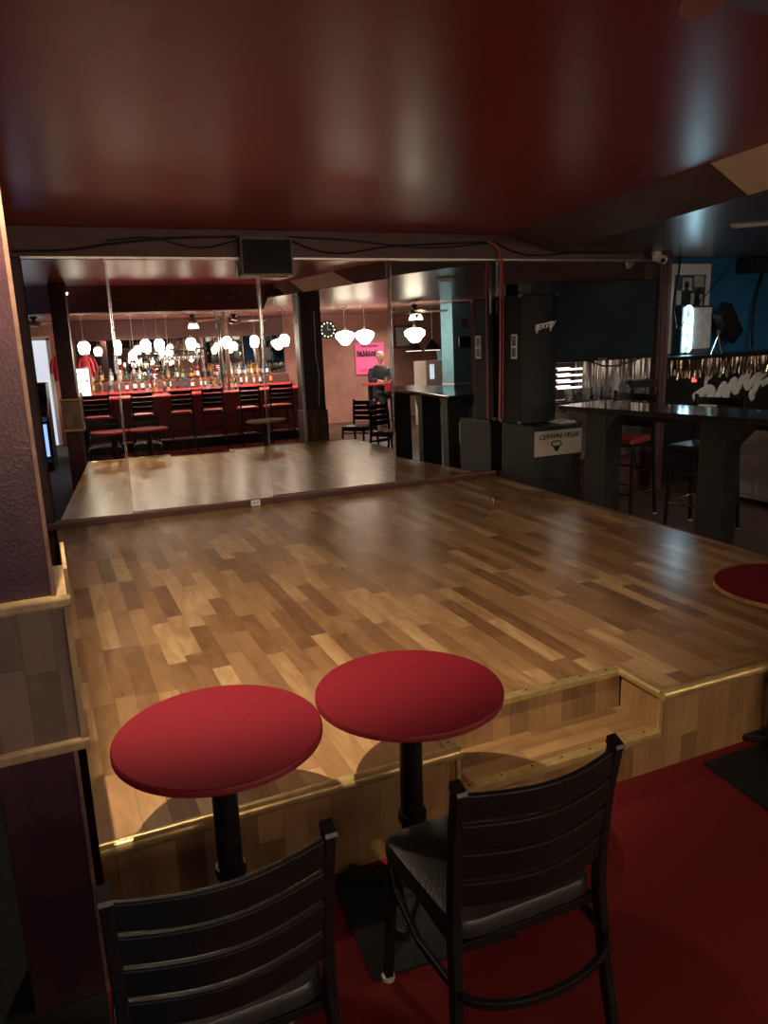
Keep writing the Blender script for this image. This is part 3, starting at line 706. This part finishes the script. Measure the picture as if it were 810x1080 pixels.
# speaker box over the mirrors and cables along the bulkhead
ws = thing('wall_speaker', 'small black speaker with brown wood frame above the left mirrors', 'speaker', (1.81, 6.36, 2.39))
MB().box(-.215, .215, -.03, .05, -.145, .145, .005).build('cabinet', M['black'], ws)
m = MB(); m.box(-.215, .215, -.05, -.028, .13, .145).box(-.215, .215, -.05, -.028, -.145, -.13).box(-.215, -.20, -.05, -.028, -.13, .13).box(.20, .215, -.05, -.028, -.13, .13)
m.build('frame', M['brownframe'], ws)
MB().box(-.20, .20, -.042, -.03, -.13, .13).build('grille', M['grille'], ws)
cable('cable', [(-.05, 6.395, 2.42), (.3, 6.395, 2.425), (.55, 6.395, 2.465), (.8, 6.395, 2.50), (1.1, 6.395, 2.53), (1.6, 6.395, 2.545)], .010, M['cable'], 'black cable running up along the bulkhead left of the small speaker')
cable('cable', [(.6, 6.392, 2.50), (.95, 6.39, 2.54), (1.15, 6.39, 2.47), (1.35, 6.39, 2.45), (1.6, 6.39, 2.52)], .007, M['cable'], 'thin black cable sagging left of the small black speaker')
cable('cable', [(2.02, 6.392, 2.53), (2.25, 6.39, 2.44), (2.5, 6.39, 2.415), (2.8, 6.39, 2.47), (3.1, 6.39, 2.50), (3.9, 6.39, 2.53)], .008, M['cable'], 'black cable sagging right of the small black speaker')
cable('cable', [(2.02, 6.395, 2.55), (2.6, 6.395, 2.53), (3.2, 6.395, 2.47), (3.6, 6.395, 2.49), (4.0, 6.39, 2.53)], .007, M['cable'], 'black cable along the bulkhead top toward the corner bundle')
cable('cable', [(3.9, 6.385, 2.54), (4.0, 6.37, 2.50), (4.03, 6.35, 2.40), (4.015, 6.34, 2.2), (4.02, 6.34, 1.6), (4.01, 6.34, .9)], .009, M['pinkcable'], 'pink cable hanging straight down beside the loudspeaker')
cable('cable', [(3.95, 6.38, 2.52), (4.03, 6.36, 2.44), (4.04, 6.34, 2.35), (4.038, 6.32, 1.9), (4.036, 6.32, .92)], .007, M['redvinyl'], 'thin dark red cable beside the hanging pink cable')
cable('cable', [(4.0, 6.385, 2.53), (4.2, 6.38, 2.44), (4.45, 6.38, 2.41), (4.9, 6.38, 2.45), (5.4, 6.38, 2.44), (5.85, 6.38, 2.48)], .008, M['cable'], 'black cable looping above the television')

# ------------------------------------------------------------------ the bar behind the viewer, seen in the mirrors
bar = thing('bar_counter', 'long red bar counter with black toe-kick reflected in the mirrors', 'bar counter', (2.1, -1.7, 0))
MB().box(-2.4, 2.6, -.5, 0, .16, .96).build('front_panel', M['barred'], bar)
MB().box(-2.4, 2.6, -.5, -.03, 0, .16).build('toe_kick', M['black'], bar)
MB().box(-2.45, 2.68, -.62, .12, .96, 1.0, .012).build('countertop', M['bartop'], bar)
MB().tube([(-2.45, .12, .97), (2.68, .12, .97)], .022, 10).build('edge_rail', M['bartop'], bar, True)
MB().tube([(-2.35, .16, .2), (2.55, .16, .2)], .02, 10).build('foot_rail', M['steel'], bar, True)
bb = thing('back_bar', 'dark back bar cabinet with red ledge behind the bar counter', 'cabinet', (2.1, -3.85, 0))
MB().box(-2.5, 2.6, -.4, .1, 0, .98, .005).build('cabinet', M['wallmaroon'], bb)
MB().box(-2.52, 2.62, -.42, .14, .98, 1.02, .006).build('ledge', M['bartop'], bb)
MB().box(-2.5, 2.6, -.4, -.12, 1.02, 1.2, .005).build('riser_step', M['wallmaroon'], bb)
MB().box(-2.5, 2.6, -.43, -.41, 1.25, 2.05).build('bar_mirror', M['mirror'], bb)
MB().box(-2.5, 2.6, -.41, -.30, 2.05, 2.44).build('cornice', M['wallmaroon'], bb)
def bottle(m_, label, loc, h=.29, r=.038):
    t = thing('bottle', label, 'bottle', loc, 0, 'bottles on the back bar')
    MB().lathe([(0, 0), (r, 0), (r, h*.58), (r*.8, h*.66), (r*.36, h*.76), (r*.34, h*.95), (0, h*.95)], 14).build('body', m_, t, True)
    MB().lathe([(r*.4, h*.93), (r*.4, h), (0, h)], 10).build('cap', M['black'] if random.random() < .5 else M['redvinyl'], t, True)
    MB().lathe([(r*1.02, h*.18), (r*1.02, h*.46)], 14).build('label_band', random.choice([M['paper'], M['ochre'], M['mount'], M['photo']]), t, True)
    return t
random.seed(11)
gk = list(GL); k1 = 0
for row, (y, z, nn, nm) in enumerate(((-3.80, 1.02, 26, 'front'), (-4.08, 1.2, 26, 'upper'))):
    for i in range(nn):
        x = -.15+i*4.6/nn+random.uniform(-.03, .03); g = random.choice(gk)
        bottle(GL[g], '%s glass bottle, %s from the left in the %s row of the back bar' % (g, ORD[i], nm), (x, y, z), random.uniform(.25, .36), random.uniform(.034, .045))
for i, x in enumerate((1.15, 1.24, 1.33, 1.5, 1.6, 2.45, 2.54, 2.64, 3.0, 3.1)):
    g = ('clear', 'amber', 'gold', 'clear', 'green')[i % 5]
    b = bottle(GL[g], '%s bottle, %s from the left standing on the red bar counter' % (g, ORD[i]), (x, -2.1+.03*(i % 3), 1.0), .27, .036); b['group'] = 'bottles on the bar counter'
# hanging stemware rack
hr = thing('glass_rack', 'dark overhead rack for stemmed glasses above the bar', 'rack', (1.95, -2.2, 1.78))
MB().box(-.55, .55, -.15, .15, 0, .03, .004).build('board', M['black'], hr)
m = MB()
for x in (-.5, .5): m.tube([(x, 0, .03), (x, 0, .67)], .006, 6)
m.split('hanger', M['steel'], hr)
w0 = None
for i in range(10):
    lab = '%s stemmed glass from the left hanging under the overhead rack' % ORD[i]; loc = (1.48+i*.105, -2.2, 1.60)
    if w0 is None:
        w0 = thing('stemmed_glass', lab, 'glass', loc, 0, 'stemmed glasses under the rack')
        MB().lathe([(.03, 0), (.042, .03), (.04, .07), (.006, .1)], 16).build('bowl', GL['clear'], w0, True)
        MB().lathe([(.004, .1), (.004, .17), (.032, .178), (.032, .18)], 12).build('stem', GL['clear'], w0, True)
    else: dup(w0, loc, 0, lab)
# pendant lamps
def pendant(label, loc, drop, sc=1, bowl=False):
    t = thing('pendant_lamp', label, 'lamp', loc, 0, 'glowing pendant lamps over the bar')
    if bowl: prof = [(.03, -.16), (.08, -.14), (.18, -.02), (.19, .05), (.13, .09), (.05, .11)]
    else: prof = [(.05, -.10), (.07, -.095), (.095, -.02), (.10, .05), (.075, .085), (.05, .11)]
    MB().lathe([(r_*sc, z*sc) for r_, z in prof], 12).build('shade', M['shade'], t)
    MB().lathe([(.055*sc, .108*sc), (.05*sc, .135*sc), (.02*sc, .16*sc), (0, .165*sc)], 12).build('cap', M['steel'], t, True)
    MB().tube([(0, 0, .15*sc), (0, 0, drop)], .006, 6).build('chain', M['steel'], t, True)
    MB().lathe([(.06, drop-.03), (.06, drop)], 14).build('canopy', M['steel'], t, True)
    return t
for i, x in enumerate((-.1, .6, 1.18, 1.46, 2.12, 2.9, 3.52, 4.05)):
    pendant('white lantern pendant lamp, %s from the left in the row above the bar counter' % ORD[i], (x, -1.65, 1.87), .58)
for i, (x, z) in enumerate(((.95, 1.72), (1.75, 1.74), (3.2, 1.78))):
    pendant('smaller pendant lamp, %s from the left behind the bar row' % ORD[i], (x, -3.1, z), 2.45-z, .8)
for i, (x, y) in enumerate(((5.25, -1.6), (5.6, -1.45), (7.0, .0))):
    pendant('wide bowl pendant lamp, %s from the left beyond the bar end' % ORD[i], (x, y, 1.9), .55, 1.0, True)
# ceiling fans
def fan(label, loc, rz, lights=True):
    t = thing('ceiling_fan', label, 'ceiling fan', loc, rz, 'black ceiling fans')
    MB().lathe([(.06, .12), (.07, .10), (.03, .07), (.03, .04), (.1, .03), (.11, -.03), (.06, -.05), (0, -.05)][::-1], 20).build('motor', M['black'], t, True)
    for k in range(4):
        a = k*PI/2
        mt = Matrix.Rotation(a, 4, 'Z') @ Matrix.Translation((.36, 0, .0)) @ Matrix.Rotation(.2, 4, 'X')
        MB().obox(mt, (.48, .12, .008), .003).build('blade', M['brownframe'], t)
    if lights:
        for k in range(3):
            a = k*2*PI/3
            MB().lathe([(.02, .05), (.045, .0), (.055, -.04), (0, -.03)], 12, (.09*math.cos(a), .09*math.sin(a), -.1)).build('glass_shade', M['bulb'], t, True)
    return t
fan('black ceiling fan with three lit glass shades reflected in the right mirror', (6.75, .45, 2.27), .3)
fan('black ceiling fan reflected just above the bottles in the second mirror', (2.95, -.9, 2.22), .15, False)
fan('farther black ceiling fan with lit shades reflected over the bar', (2.35, -2.9, 2.33), .5)
fan('black ceiling fan reflected at the far left beside the pillar', (-.9, -2.2, 2.33), .4, False)
# bar stools along the bar
BS = 'ladder-back stools along the red bar'
B0 = make_chair('bar_stool', 'ladder-back bar stool with red seat, first from the left along the red bar', 'stool', .70, BS, M['redvinyl'], (.02, -1.2, 0), PI, True)
for i, x in enumerate((.95, 1.75, 2.4, 3.15, 3.75)):
    dup(B0, (x, -1.2, 0), PI+.08*(i % 3-1), 'ladder-back bar stool with red seat, %s from the left along the red bar' % ORD[i+1], BS)
# columns rising by the bar
def column(label, loc, m1, r=.055):
    t = thing('column', label, 'column', loc)
    MB().lathe([(r, 1.02), (r, 2.42)], 24).build('shaft', m1, t, True)
    MB().lathe([(r*1.6, 2.40), (r*1.6, 2.45)], 24).lathe([(r*1.5, 1.0), (r*1.5, 1.03)], 24).split('collar', M['steel'], t, True)
    return t
column('shiny steel column standing on the bar counter', (2.82, -2.1, 0), M['chrome'])
column('brown column right beside the shiny steel column on the bar', (2.98, -2.18, 0), M['brownframe'])
c_ = column('thick chrome column at the right end of the bar', (4.62, -2.05, 0), M['chrome'], .07)
column('dark round column beside the thick chrome column', (4.7, -2.25, 0), M['brownframe'], .06)
# menu light box on the bar, clock, pink sign, posters
mb = thing('menu_lightbox', 'glowing white menu light box with coloured lettering on the left end of the bar', 'sign', (-.28, -2.05, 1.0))
MB().box(-.21, .21, -.05, .05, .02, .54, .006).build('case', M['steel'], mb)
mpn = MB().box(-.19, .19, .05, .054, .04, .52).build('panel', M['menu'], mb)
for (zz, mm, n_, w_) in ((.42, 'inkgreen', 7, .022), (.28, 'inkblue', 5, .032), (.15, 'inkgreen', 6, .026)):
    m = MB(); random.seed(int(zz*100))
    for i in range(n_):
        x = -.15+.3*(i+.5)/n_; h = w_*random.uniform(1, 1.6)
        m.tube([(x-w_/2, .056, zz), (x-w_/2, .056, zz+h), (x+w_/2, .056, zz+h), (x+w_/2*random.choice((-1, 1)), .056, zz)], .005, 6)
    m.split('lettering', M[mm], mpn)
MB().tube([(.17, .056, .28), (.13, .056, .33), (.15, .056, .305), (.17, .056, .33), (.13, .056, .28)], .006, 6).build('lettering', M['inkred'], mpn)
ck = thing('wall_clock', 'round black wall clock with a ring of pale dots', 'clock', (5.75, -4.28, 2.12))
RX = Matrix.Rotation(-PI/2, 3, 'X')
MB().lathe([(0, 0), (.2, 0), (.2, .04), (.185, .045), (.18, .03), (0, .03)], 36, (0, 0, 0), RX).build('case', M['black'], ck, True)
m = MB()
for k in range(12): m.ball((.155*math.cos(k*PI/6), .035, .155*math.sin(k*PI/6)), .018, u=8, v=6)
m.split('hour_mark', M['ledwhite'], ck, True)
m = MB().box(-.006, .006, .034, .038, 0, .11).box(0, .08, .034, .038, -.006, .006); m.split('hand', M['white'], ck)
pk = thing('paper_sign', 'bright pink hand-lettered sign on the salmon wall behind the seated person', 'sign', (6.75, -4.28, 1.42))
psh = MB().box(-.36, .36, -.01, .012, -.34, .38).build('sheet', M['pinksign'], pk)
def scribble(z, h, n_, w, r_, seed):
    random.seed(seed); m = MB()
    for i in range(n_):
        x = w*(1-2*(i+.5)/n_)
        m.tube([(x-.02, .017, z-h/2), (x-.02, .017, z+h/2*random.uniform(.6, 1)), (x+.02, .017, z+h/2*random.uniform(-.6, .3)), (x+.025, .017, z-h/2)], r_, 6)
    return m
m = scribble(.14, .14, 9, .32, .014, 3); m.build('lettering', M['print'], psh)
m = scribble(.30, .05, 9, .2, .006, 4); m.build('lettering', M['print'], psh)
m = scribble(-.24, .05, 10, .26, .006, 5); m.build('lettering', M['inkred'], psh)
pf = thing('picture', 'framed picture on the salmon wall above the red rail', 'picture', (9.3, -4.28, 1.95))
MB().box(-.35, .35, -.015, .02, -.28, .28).build('frame', M['brownframe'], pf)
MB().box(-.29, .29, .02, .024, -.22, .22).build('print', M['paper'], pf)
for i, (x, z, h) in enumerate(((7.55, 1.62, .3), (7.6, 1.1, .42))):
    n_ = thing('notice', ('pale paper notice right of the pink sign' if i == 0 else 'lower pale paper notice right of the pink sign'), 'notice', (x, -4.29, z))
    MB().box(-.16, .16, -.008, .01, -h/2, h/2).build('sheet', M['mount'], n_)
    m = MB()
    for k in range(5): m.box(-.12, .12-.03*(k % 2), .0105, .012, h*.38-k*h*.17-.008, h*.38-k*h*.17+.008)
    m.split('printed_line', M['photo'], n_)
# door, its face made to glow for bluish light on the pillar, hanging red clothes, game machine on the far left
d1 = MB().box(-1.45, -.95, YF-.01, YF+.04, 0, 2.1).build('door_1', M['paleglow']); struct(d1)
fr_ = MB().box(-1.52, -1.45, YF-.01, YF+.06, 0, 2.15).box(-.95, -.88, YF-.01, YF+.06, 0, 2.15).box(-1.52, -.88, YF-.01, YF+.06, 2.1, 2.18).build('door_frame', M['white'], d1); fr_['kind'] = 'structure'
for i, (x, y) in enumerate(((-.72, -3.6), (-.22, -3.62))):
    g = thing('garment', ('red shirt hanging left of the pillar reflection' if i == 0 else 'red shirt hanging right of the pillar reflection above the menu light box'), 'shirt', (x, y, 1.2))
    m = MB(); m.lathe([(.09, .1), (.10, .2), (.095, .42), (.08, .52), (.04, .58), (0, .58)], 14)
    for v in m.bm.verts: v.co.y *= .45
    m.build('body', M['redcloth'], g, True)
    m = MB()
    for s in (-1, 1): m.tube([(s*.07, 0, .52), (s*.12, 0, .40), (s*.135, 0, .24)], [.035, .035, .032], 10)
    m.split('sleeve', M['redcloth'], g, True)
    MB().tube([(-.12, 0, .54), (0, 0, .62), (.12, 0, .54)], .005, 6).tube([(0, 0, .62), (0, 0, 1.25)], .004, 6).build('hanger', M['steel'], g)
am = thing('game_machine', 'black upright game machine with glowing blue screen at the far left', 'game machine', (-.88, -.35, 0), 0)
MB().prism([(-.3, 0), (.3, 0), (.3, .12), (.22, .2), (.22, .75), (.34, .85), (.12, 1.05), (.1, 1.35), (-.3, 1.35)], -.24, .24, 'x').build('cabinet', M['black'], am, bevel=.01)
MB().box(-.19, .19, .215, .226, .22, .72).build('screen', M['bluescreen'], am)
m = MB()
for k in range(4): m.ball((-.12+.08*k, .24, .95), .02, u=10, v=6)
m.split('button', M['ledwhite'], am, True)
MB().box(-.2, .2, .1, .108, 1.1, 1.3).build('marquee', M['photo'], am)
# red drink rail, person, jukebox, pool lamps, blue pillar
dr = thing('drink_rail', 'red-topped high table beyond the end of the bar', 'table', (6.75, -2.35, 0))
MB().box(-.85, .85, -.22, .22, .90, .95, .01).build('tabletop', M['bartop'], dr)
MB().box(-.5, .05, .2, .225, .78, .90).box(.2, .8, .2, .225, .82, .90).split('skirt', M['bartop'], dr)
for x in (-.75, .75): MB().box(x-.04, x+.04, -.04, .04, 0, .9, .004).build('leg', M['black'], dr)
for i, x in enumerate((6.35, 6.62, 6.95, 7.2, 7.35)):
    glass_obj('drinking_glass', GL['clear'], '%s drinking glass from the left on the red high table' % ORD[i], 'glasses on the red high table', (x, -2.3, .95))
r2 = thing('drink_rail', 'long red rail counter in front of the pale jukebox', 'counter', (7.2, .2, 0))
MB().box(-1.0, .45, -.18, .18, .84, .88, .01).build('tabletop', M['bartop'], r2)
for x in (-.85, .35): MB().box(x-.04, x+.04, -.04, .04, 0, .84, .004).build('leg', M['black'], r2)
jk = thing('jukebox', 'pale grey jukebox cabinet near the salmon wall', 'jukebox', (8.55, -1.7, 0))
MB().prism([(-.3, 0), (.3, 0), (.3, .7), (.2, .85), (.2, 1.38), (-.3, 1.38)], -.42, .42, 'x').build('cabinet', M['freezer'], jk, bevel=.02)
MB().box(.05, .2, .2, .212, .95, 1.28).build('screen', M['black'], jk)
MB().box(-.32, -.22, .2, .21, 1.0, 1.3).build('light_strip', M['paleglow'], jk)
m = MB()
for k in range(5): m.box(-.3+.1*k, -.24+.1*k, .3, .306, .4, .6)
m.split('speaker_slot', M['photo'], jk)
bk = thing('bucket', 'blue plastic bin on top of the pale jukebox', 'bucket', (8.72, -1.72, 1.38))
MB().lathe([(0, 0), (.12, 0), (.15, .2), (.14, .2), (.11, .01), (0, .01)], 20).build('body', M['blue'], bk, True)
MB().lathe([(.155, .19), (.155, .205), (.148, .205)], 20).build('rim', M['blue'], bk, True)
for i, x in enumerate((8.75, 9.25)):
    p = thing('pool_lamp', ('black conical lamp nearer the pink sign over the game area' if i == 0 else 'black conical lamp nearer the blue pillar over the game area'), 'lamp', (x, -3.0, 1.6), 0, 'black conical lamps')
    MB().lathe([(.2, 0), (.19, .01), (.06, .2), (.03, .24), (0, .24)], 24).build('shade', M['black'], p, True)
    MB().lathe([(.18, -.012), (.185, .004)], 24).build('diffuser', M['ledwhite'], p, True)
    MB().tube([(0, 0, .24), (0, 0, .85)], .008, 6).build('rod', M['steel'], p, True)
bp = thing('pillar', 'square light blue pillar with black fittings reflected left of the loudspeaker', 'pillar', (7.9, .0, 0))
MB().box(-.2, .2, -.2, .2, 0, 2.44, .006).build('shaft', M['blue'], bp)
MB().box(.0, .14, .2, .215, 1.98, 2.14).build('wall_plate', M['brownframe'], bp)
m = MB()
for k in range(3): m.box(-.1+.1*k, -.04+.1*k, .2, .26, 1.62, 1.82, .01)
m.split('hook_rack', M['black'], bp)
MB().box(-.205, .205, -.205, .205, .93, .96).build('band', M['white'], bp)
MB().box(.06, .12, .2, .23, .55, .75, .01).build('handset', M['black'], bp)
cn = tag(MB().lathe([(.05, 0), (.06, .03), (.05, .06), (0, .06)], 18, (0, 0, 0)).build('downlight_trim', M['beige']), 'temporary', 'light')
D.objects.remove(cn)
for i, x in enumerate((.72, 1.42, 2.1, 2.45)):
    dl = thing('downlight', 'small pale recessed downlight, %s from the left in the sloping ceiling edge' % ORD[i], 'light', (x, 1.42, 2.4715), 0, 'recessed downlights in the ceiling edge')
    Rm = Matrix.Rotation(math.radians(-22), 3, 'X')
    MB().lathe([(.045, -.004), (.06, -.003), (.06, .006)], 20, (0, 0, 0), Rm).build('trim_ring', M['signgrey'], dl, True)
    MB().lathe([(0, -.002), (.046, -.002)], 20, (0, 0, 0), Rm).build('lens', M['mount'], dl, True)

# seated person far behind, at the red high table
pe = thing('person', 'grey-haired person in a dark jacket seated behind the red high table', 'person', (6.42, -2.85, 0))
def skin_body():
    V = [(0, 0, .68), (0, 0, .82), (0, .01, 1.0), (0, .02, 1.18), (0, .03, 1.28), (0, .06, 1.36), (0, .07, 1.45),          # 0-6 pelvis..head
         (.17, .02, 1.2), (.24, .1, .98), (.17, .3, .975), (.13, .36, .975), (-.17, .02, 1.2), (-.24, .1, .98), (-.17, .3, .975), (-.13, .36, .975),
         (.09, .02, .66), (.12, .42, .64), (.12, .42, .25), (.12, .40, .05), (.12, .5, .03), (-.09, .02, .66), (-.12, .42, .64), (-.12, .42, .25), (-.12, .40, .05), (-.12, .5, .03)]
    R_ = [.15, .14, .14, .13, .06, .055, .07, .062, .045, .035, .03, .062, .045, .035, .03, .095, .065, .05, .04, .035, .095, .065, .05, .04, .035]
    E = [(0, 1), (1, 2), (2, 3), (3, 4), (4, 5), (5, 6), (3, 7), (7, 8), (8, 9), (9, 10), (3, 11), (11, 12), (12, 13), (13, 14),
         (0, 15), (15, 16), (16, 17), (17, 18), (18, 19), (0, 20), (20, 21), (21, 22), (22, 23), (23, 24)]
    for s, w in ((1, 10), (-1, 14)):
        bx_, by_, bz_ = V[w]
        for k, L in enumerate((.075, .085, .08, .065)):
            i = len(V); V.append((bx_+s*(-.02+.016*k)*-1, by_+.05, bz_+.002)); V.append((bx_+s*(.02-.016*k), by_+.05+L*.6, bz_)); V.append((bx_+s*(.02-.016*k), by_+.05+L, bz_-.012))
            V[i] = (bx_+s*(.02-.016*k), by_+.05, bz_)
            R_.extend([.010, .009, .008]); E.extend([(w, i), (i, i+1), (i+1, i+2)])
        i = len(V); V.extend([(bx_-s*.035, by_+.02, bz_), (bx_-s*.055, by_+.055, bz_)]); R_.extend([.011, .009]); E.extend([(w, i), (i, i+1)])
    me = D.meshes.new('body'); me.from_pydata(V, E, []); o = D.objects.new('body', me); col.objects.link(o); o.parent = pe
    o.modifiers.new('skin', 'SKIN')
    for i, r in enumerate(R_): me.skin_vertices[0].data[i].radius = (r, r); me.skin_vertices[0].data[i].use_root = (i == 0)
    sb = o.modifiers.new('smooth', 'SUBSURF'); sb.levels = 1; sb.render_levels = 2
    me.materials.append(M['skin'])
    bpy.context.view_layer.update()
    me2 = D.meshes.new_from_object(o.evaluated_get(bpy.context.evaluated_depsgraph_get()))
    o.modifiers.clear(); o.data = me2
    bm = bmesh.new(); bm.from_mesh(me2)
    # head and face
    for c, r, sc in (((0, .085, 1.47), .088, (.85, 1, 1.22)), ((0, .175, 1.46), .016, (.8, 1.2, 1.4)), ((.08, .08, 1.47), .022, (.4, .8, 1.2)), ((-.08, .08, 1.47), .022, (.4, .8, 1.2)), ((0, .15, 1.405), .025, (1.1, .8, .5))):
        bmesh.ops.create_uvsphere(bm, u_segments=18, v_segments=12, radius=r, matrix=Matrix.Translation(c) @ Matrix.Diagonal((*sc, 1)))
    for f in bm.faces: f.smooth = True
    bm.to_mesh(me2); bm.free()
    me2.materials.clear(); me2.materials.append(M['skin'])
    return me2
skin_body()
MB().ball((.03, .158, 1.485), .010, u=8, v=6).ball((-.03, .158, 1.485), .010, u=8, v=6).split('eye', M['print'], pe, True)
m = MB().ball((0, .065, 1.50), .094, (.92, 1.0, 1.12), 20, 14)
for v in m.bm.verts:
    if v.co.y > .13 and v.co.z < 1.53: v.co.y = .13; v.co.z = max(v.co.z, 1.53)
    if v.co.z < 1.43: v.co.z = 1.43
m.build('hair', M['hair'], pe, True)
m = MB().lathe([(.19, .66), (.185, .8), (.19, 1.0), (.21, 1.15), (.17, 1.25), (.085, 1.30), (.07, 1.31)], 24)
for v in m.bm.verts: v.co.y = v.co.y*.72+.012
for s in (-1, 1): m.tube([(s*.16, .02, 1.21), (s*.225, .05, 1.1), (s*.245, .1, .985), (s*.2, .22, .985), (s*.16, .31, .985)], [.075, .07, .06, .052, .046], 14)
m.build('jacket', M['cloth'], pe, True)
m = MB()
for s in (-1, 1): m.tube([(s*.08, -.02, .68), (s*.115, .3, .665), (s*.12, .45, .62), (s*.12, .43, .3), (s*.12, .42, .09)], [.115, .09, .078, .065, .055], 14)
m.split('trouser_leg', M['trousers'], pe, True)
m = MB()
for s in (-1, 1): m.ball((s*.12, .47, .045), .05, (.85, 2.0, .85))
m.split('shoe', M['black'], pe, True)
sc_ = thing('bar_stool', 'plain round stool under the seated person', 'stool', (6.42, -2.87, 0))
MB().lathe([(0, .52), (.17, .52), (.18, .54), (.17, .56), (0, .56)], 24).build('seat', M['redvinyl'], sc_, True)
for k in range(4):
    a = k*PI/2+.4
    MB().tube([(.1*math.cos(a), .1*math.sin(a), .52), (.17*math.cos(a), .17*math.sin(a), 0)], .014, 8).build('leg', M['blackmetal'], sc_, True)

# ------------------------------------------------------------------ light
def light(name, kind, loc, energy, color, size=.1, rot=None, **kw):
    l = D.lights.new(name, kind); l.energy = energy; l.color = color
    if kind == 'AREA': l.size = size
    else: l.shadow_soft_size = size
    for k, v in kw.items(): setattr(l, k, v)
    o = D.objects.new(name, l); o.location = loc; col.objects.link(o)
    if rot: o.rotation_euler = rot
    return o
def aim(p, q):
    return (Vector(q)-Vector(p)).to_track_quat('-Z', 'Y').to_euler()
light('stage_lamp', 'SPOT', (.3, 3.7, 2.54), 85, (1, .80, .55), .05, spot_size=math.radians(150), spot_blend=1.0)
light('stage_spot', 'SPOT', (-.036, 1.85, 2.5), 290, (1, .80, .55), .012, aim((-.036, 1.85, 2.5), (.85, 3.75, .35)), spot_size=math.radians(92), spot_blend=.6)
light('freezer_fill', 'SPOT', (5.2, 1.4, 2.4), 60, (1, .82, .68), .1, aim((5.2, 1.4, 2.4), (6.4, 5.0, .4)), spot_size=math.radians(32), spot_blend=.6)  # added spot with unseen source, brightens the freezer
light('side_fill', 'AREA', (6.6, 4.6, 2.42), 14, (1, .86, .74), .5, (math.radians(18), 0, 0), spread=math.radians(140))  # added fill for the blue wall, poster and freezer
light('back_bar_fill', 'AREA', (1.0, -3.1, 2.42), 150, (1, .85, .68), 1.2, spread=math.radians(130))  # added fill that brightens the bottles, no fixture there
light('back_bar_fill', 'AREA', (3.4, -3.1, 2.42), 150, (1, .85, .68), 1.2, spread=math.radians(130))  # second added fill over the back bar
light('game_area_fill', 'AREA', (7.0, -3.0, 2.42), 60, (1, .85, .7), 1.2, spread=math.radians(140))  # added fill lifting the game area and its floor
w = D.worlds.new('world'); scn.world = w; w.use_nodes = True
w.node_tree.nodes['Background'].inputs[0].default_value = (.5, .42, .45, 1)
w.node_tree.nodes['Background'].inputs[1].default_value = .02

# ------------------------------------------------------------------ camera
R3 = ((0.9128011411573648, -0.1228362708438102, 0.38949368065091744), (-0.40714190814461115, -0.19876805538556327, 0.8914744678287803), (-0.03208649769260916, -0.9723181118972473, -0.23144750148228954))
cd = D.cameras.new('camera'); co = D.objects.new('camera', cd); col.objects.link(co)
mw = Matrix.Identity(4)
for i in range(3):
    mw[i][0] = R3[i][0]; mw[i][1] = -R3[i][1]; mw[i][2] = -R3[i][2]
mw[2][3] = 1.8
co.matrix_world = mw
cd.sensor_fit = 'VERTICAL'; cd.sensor_height = 36; cd.lens = 815/1080*36; cd.clip_start = .02; cd.clip_end = 60
scn.camera = co
vs = scn.view_settings
scn.display_settings.display_device = 'sRGB'
vs.view_transform = 'Standard'; vs.look = 'None'; vs.gamma = 1; vs.use_curve_mapping = False; vs.exposure = 0
scn.cycles.sample_clamp_indirect = 4
scn.cycles.max_bounces = 10; scn.cycles.glossy_bounces = 6; scn.cycles.diffuse_bounces = 4
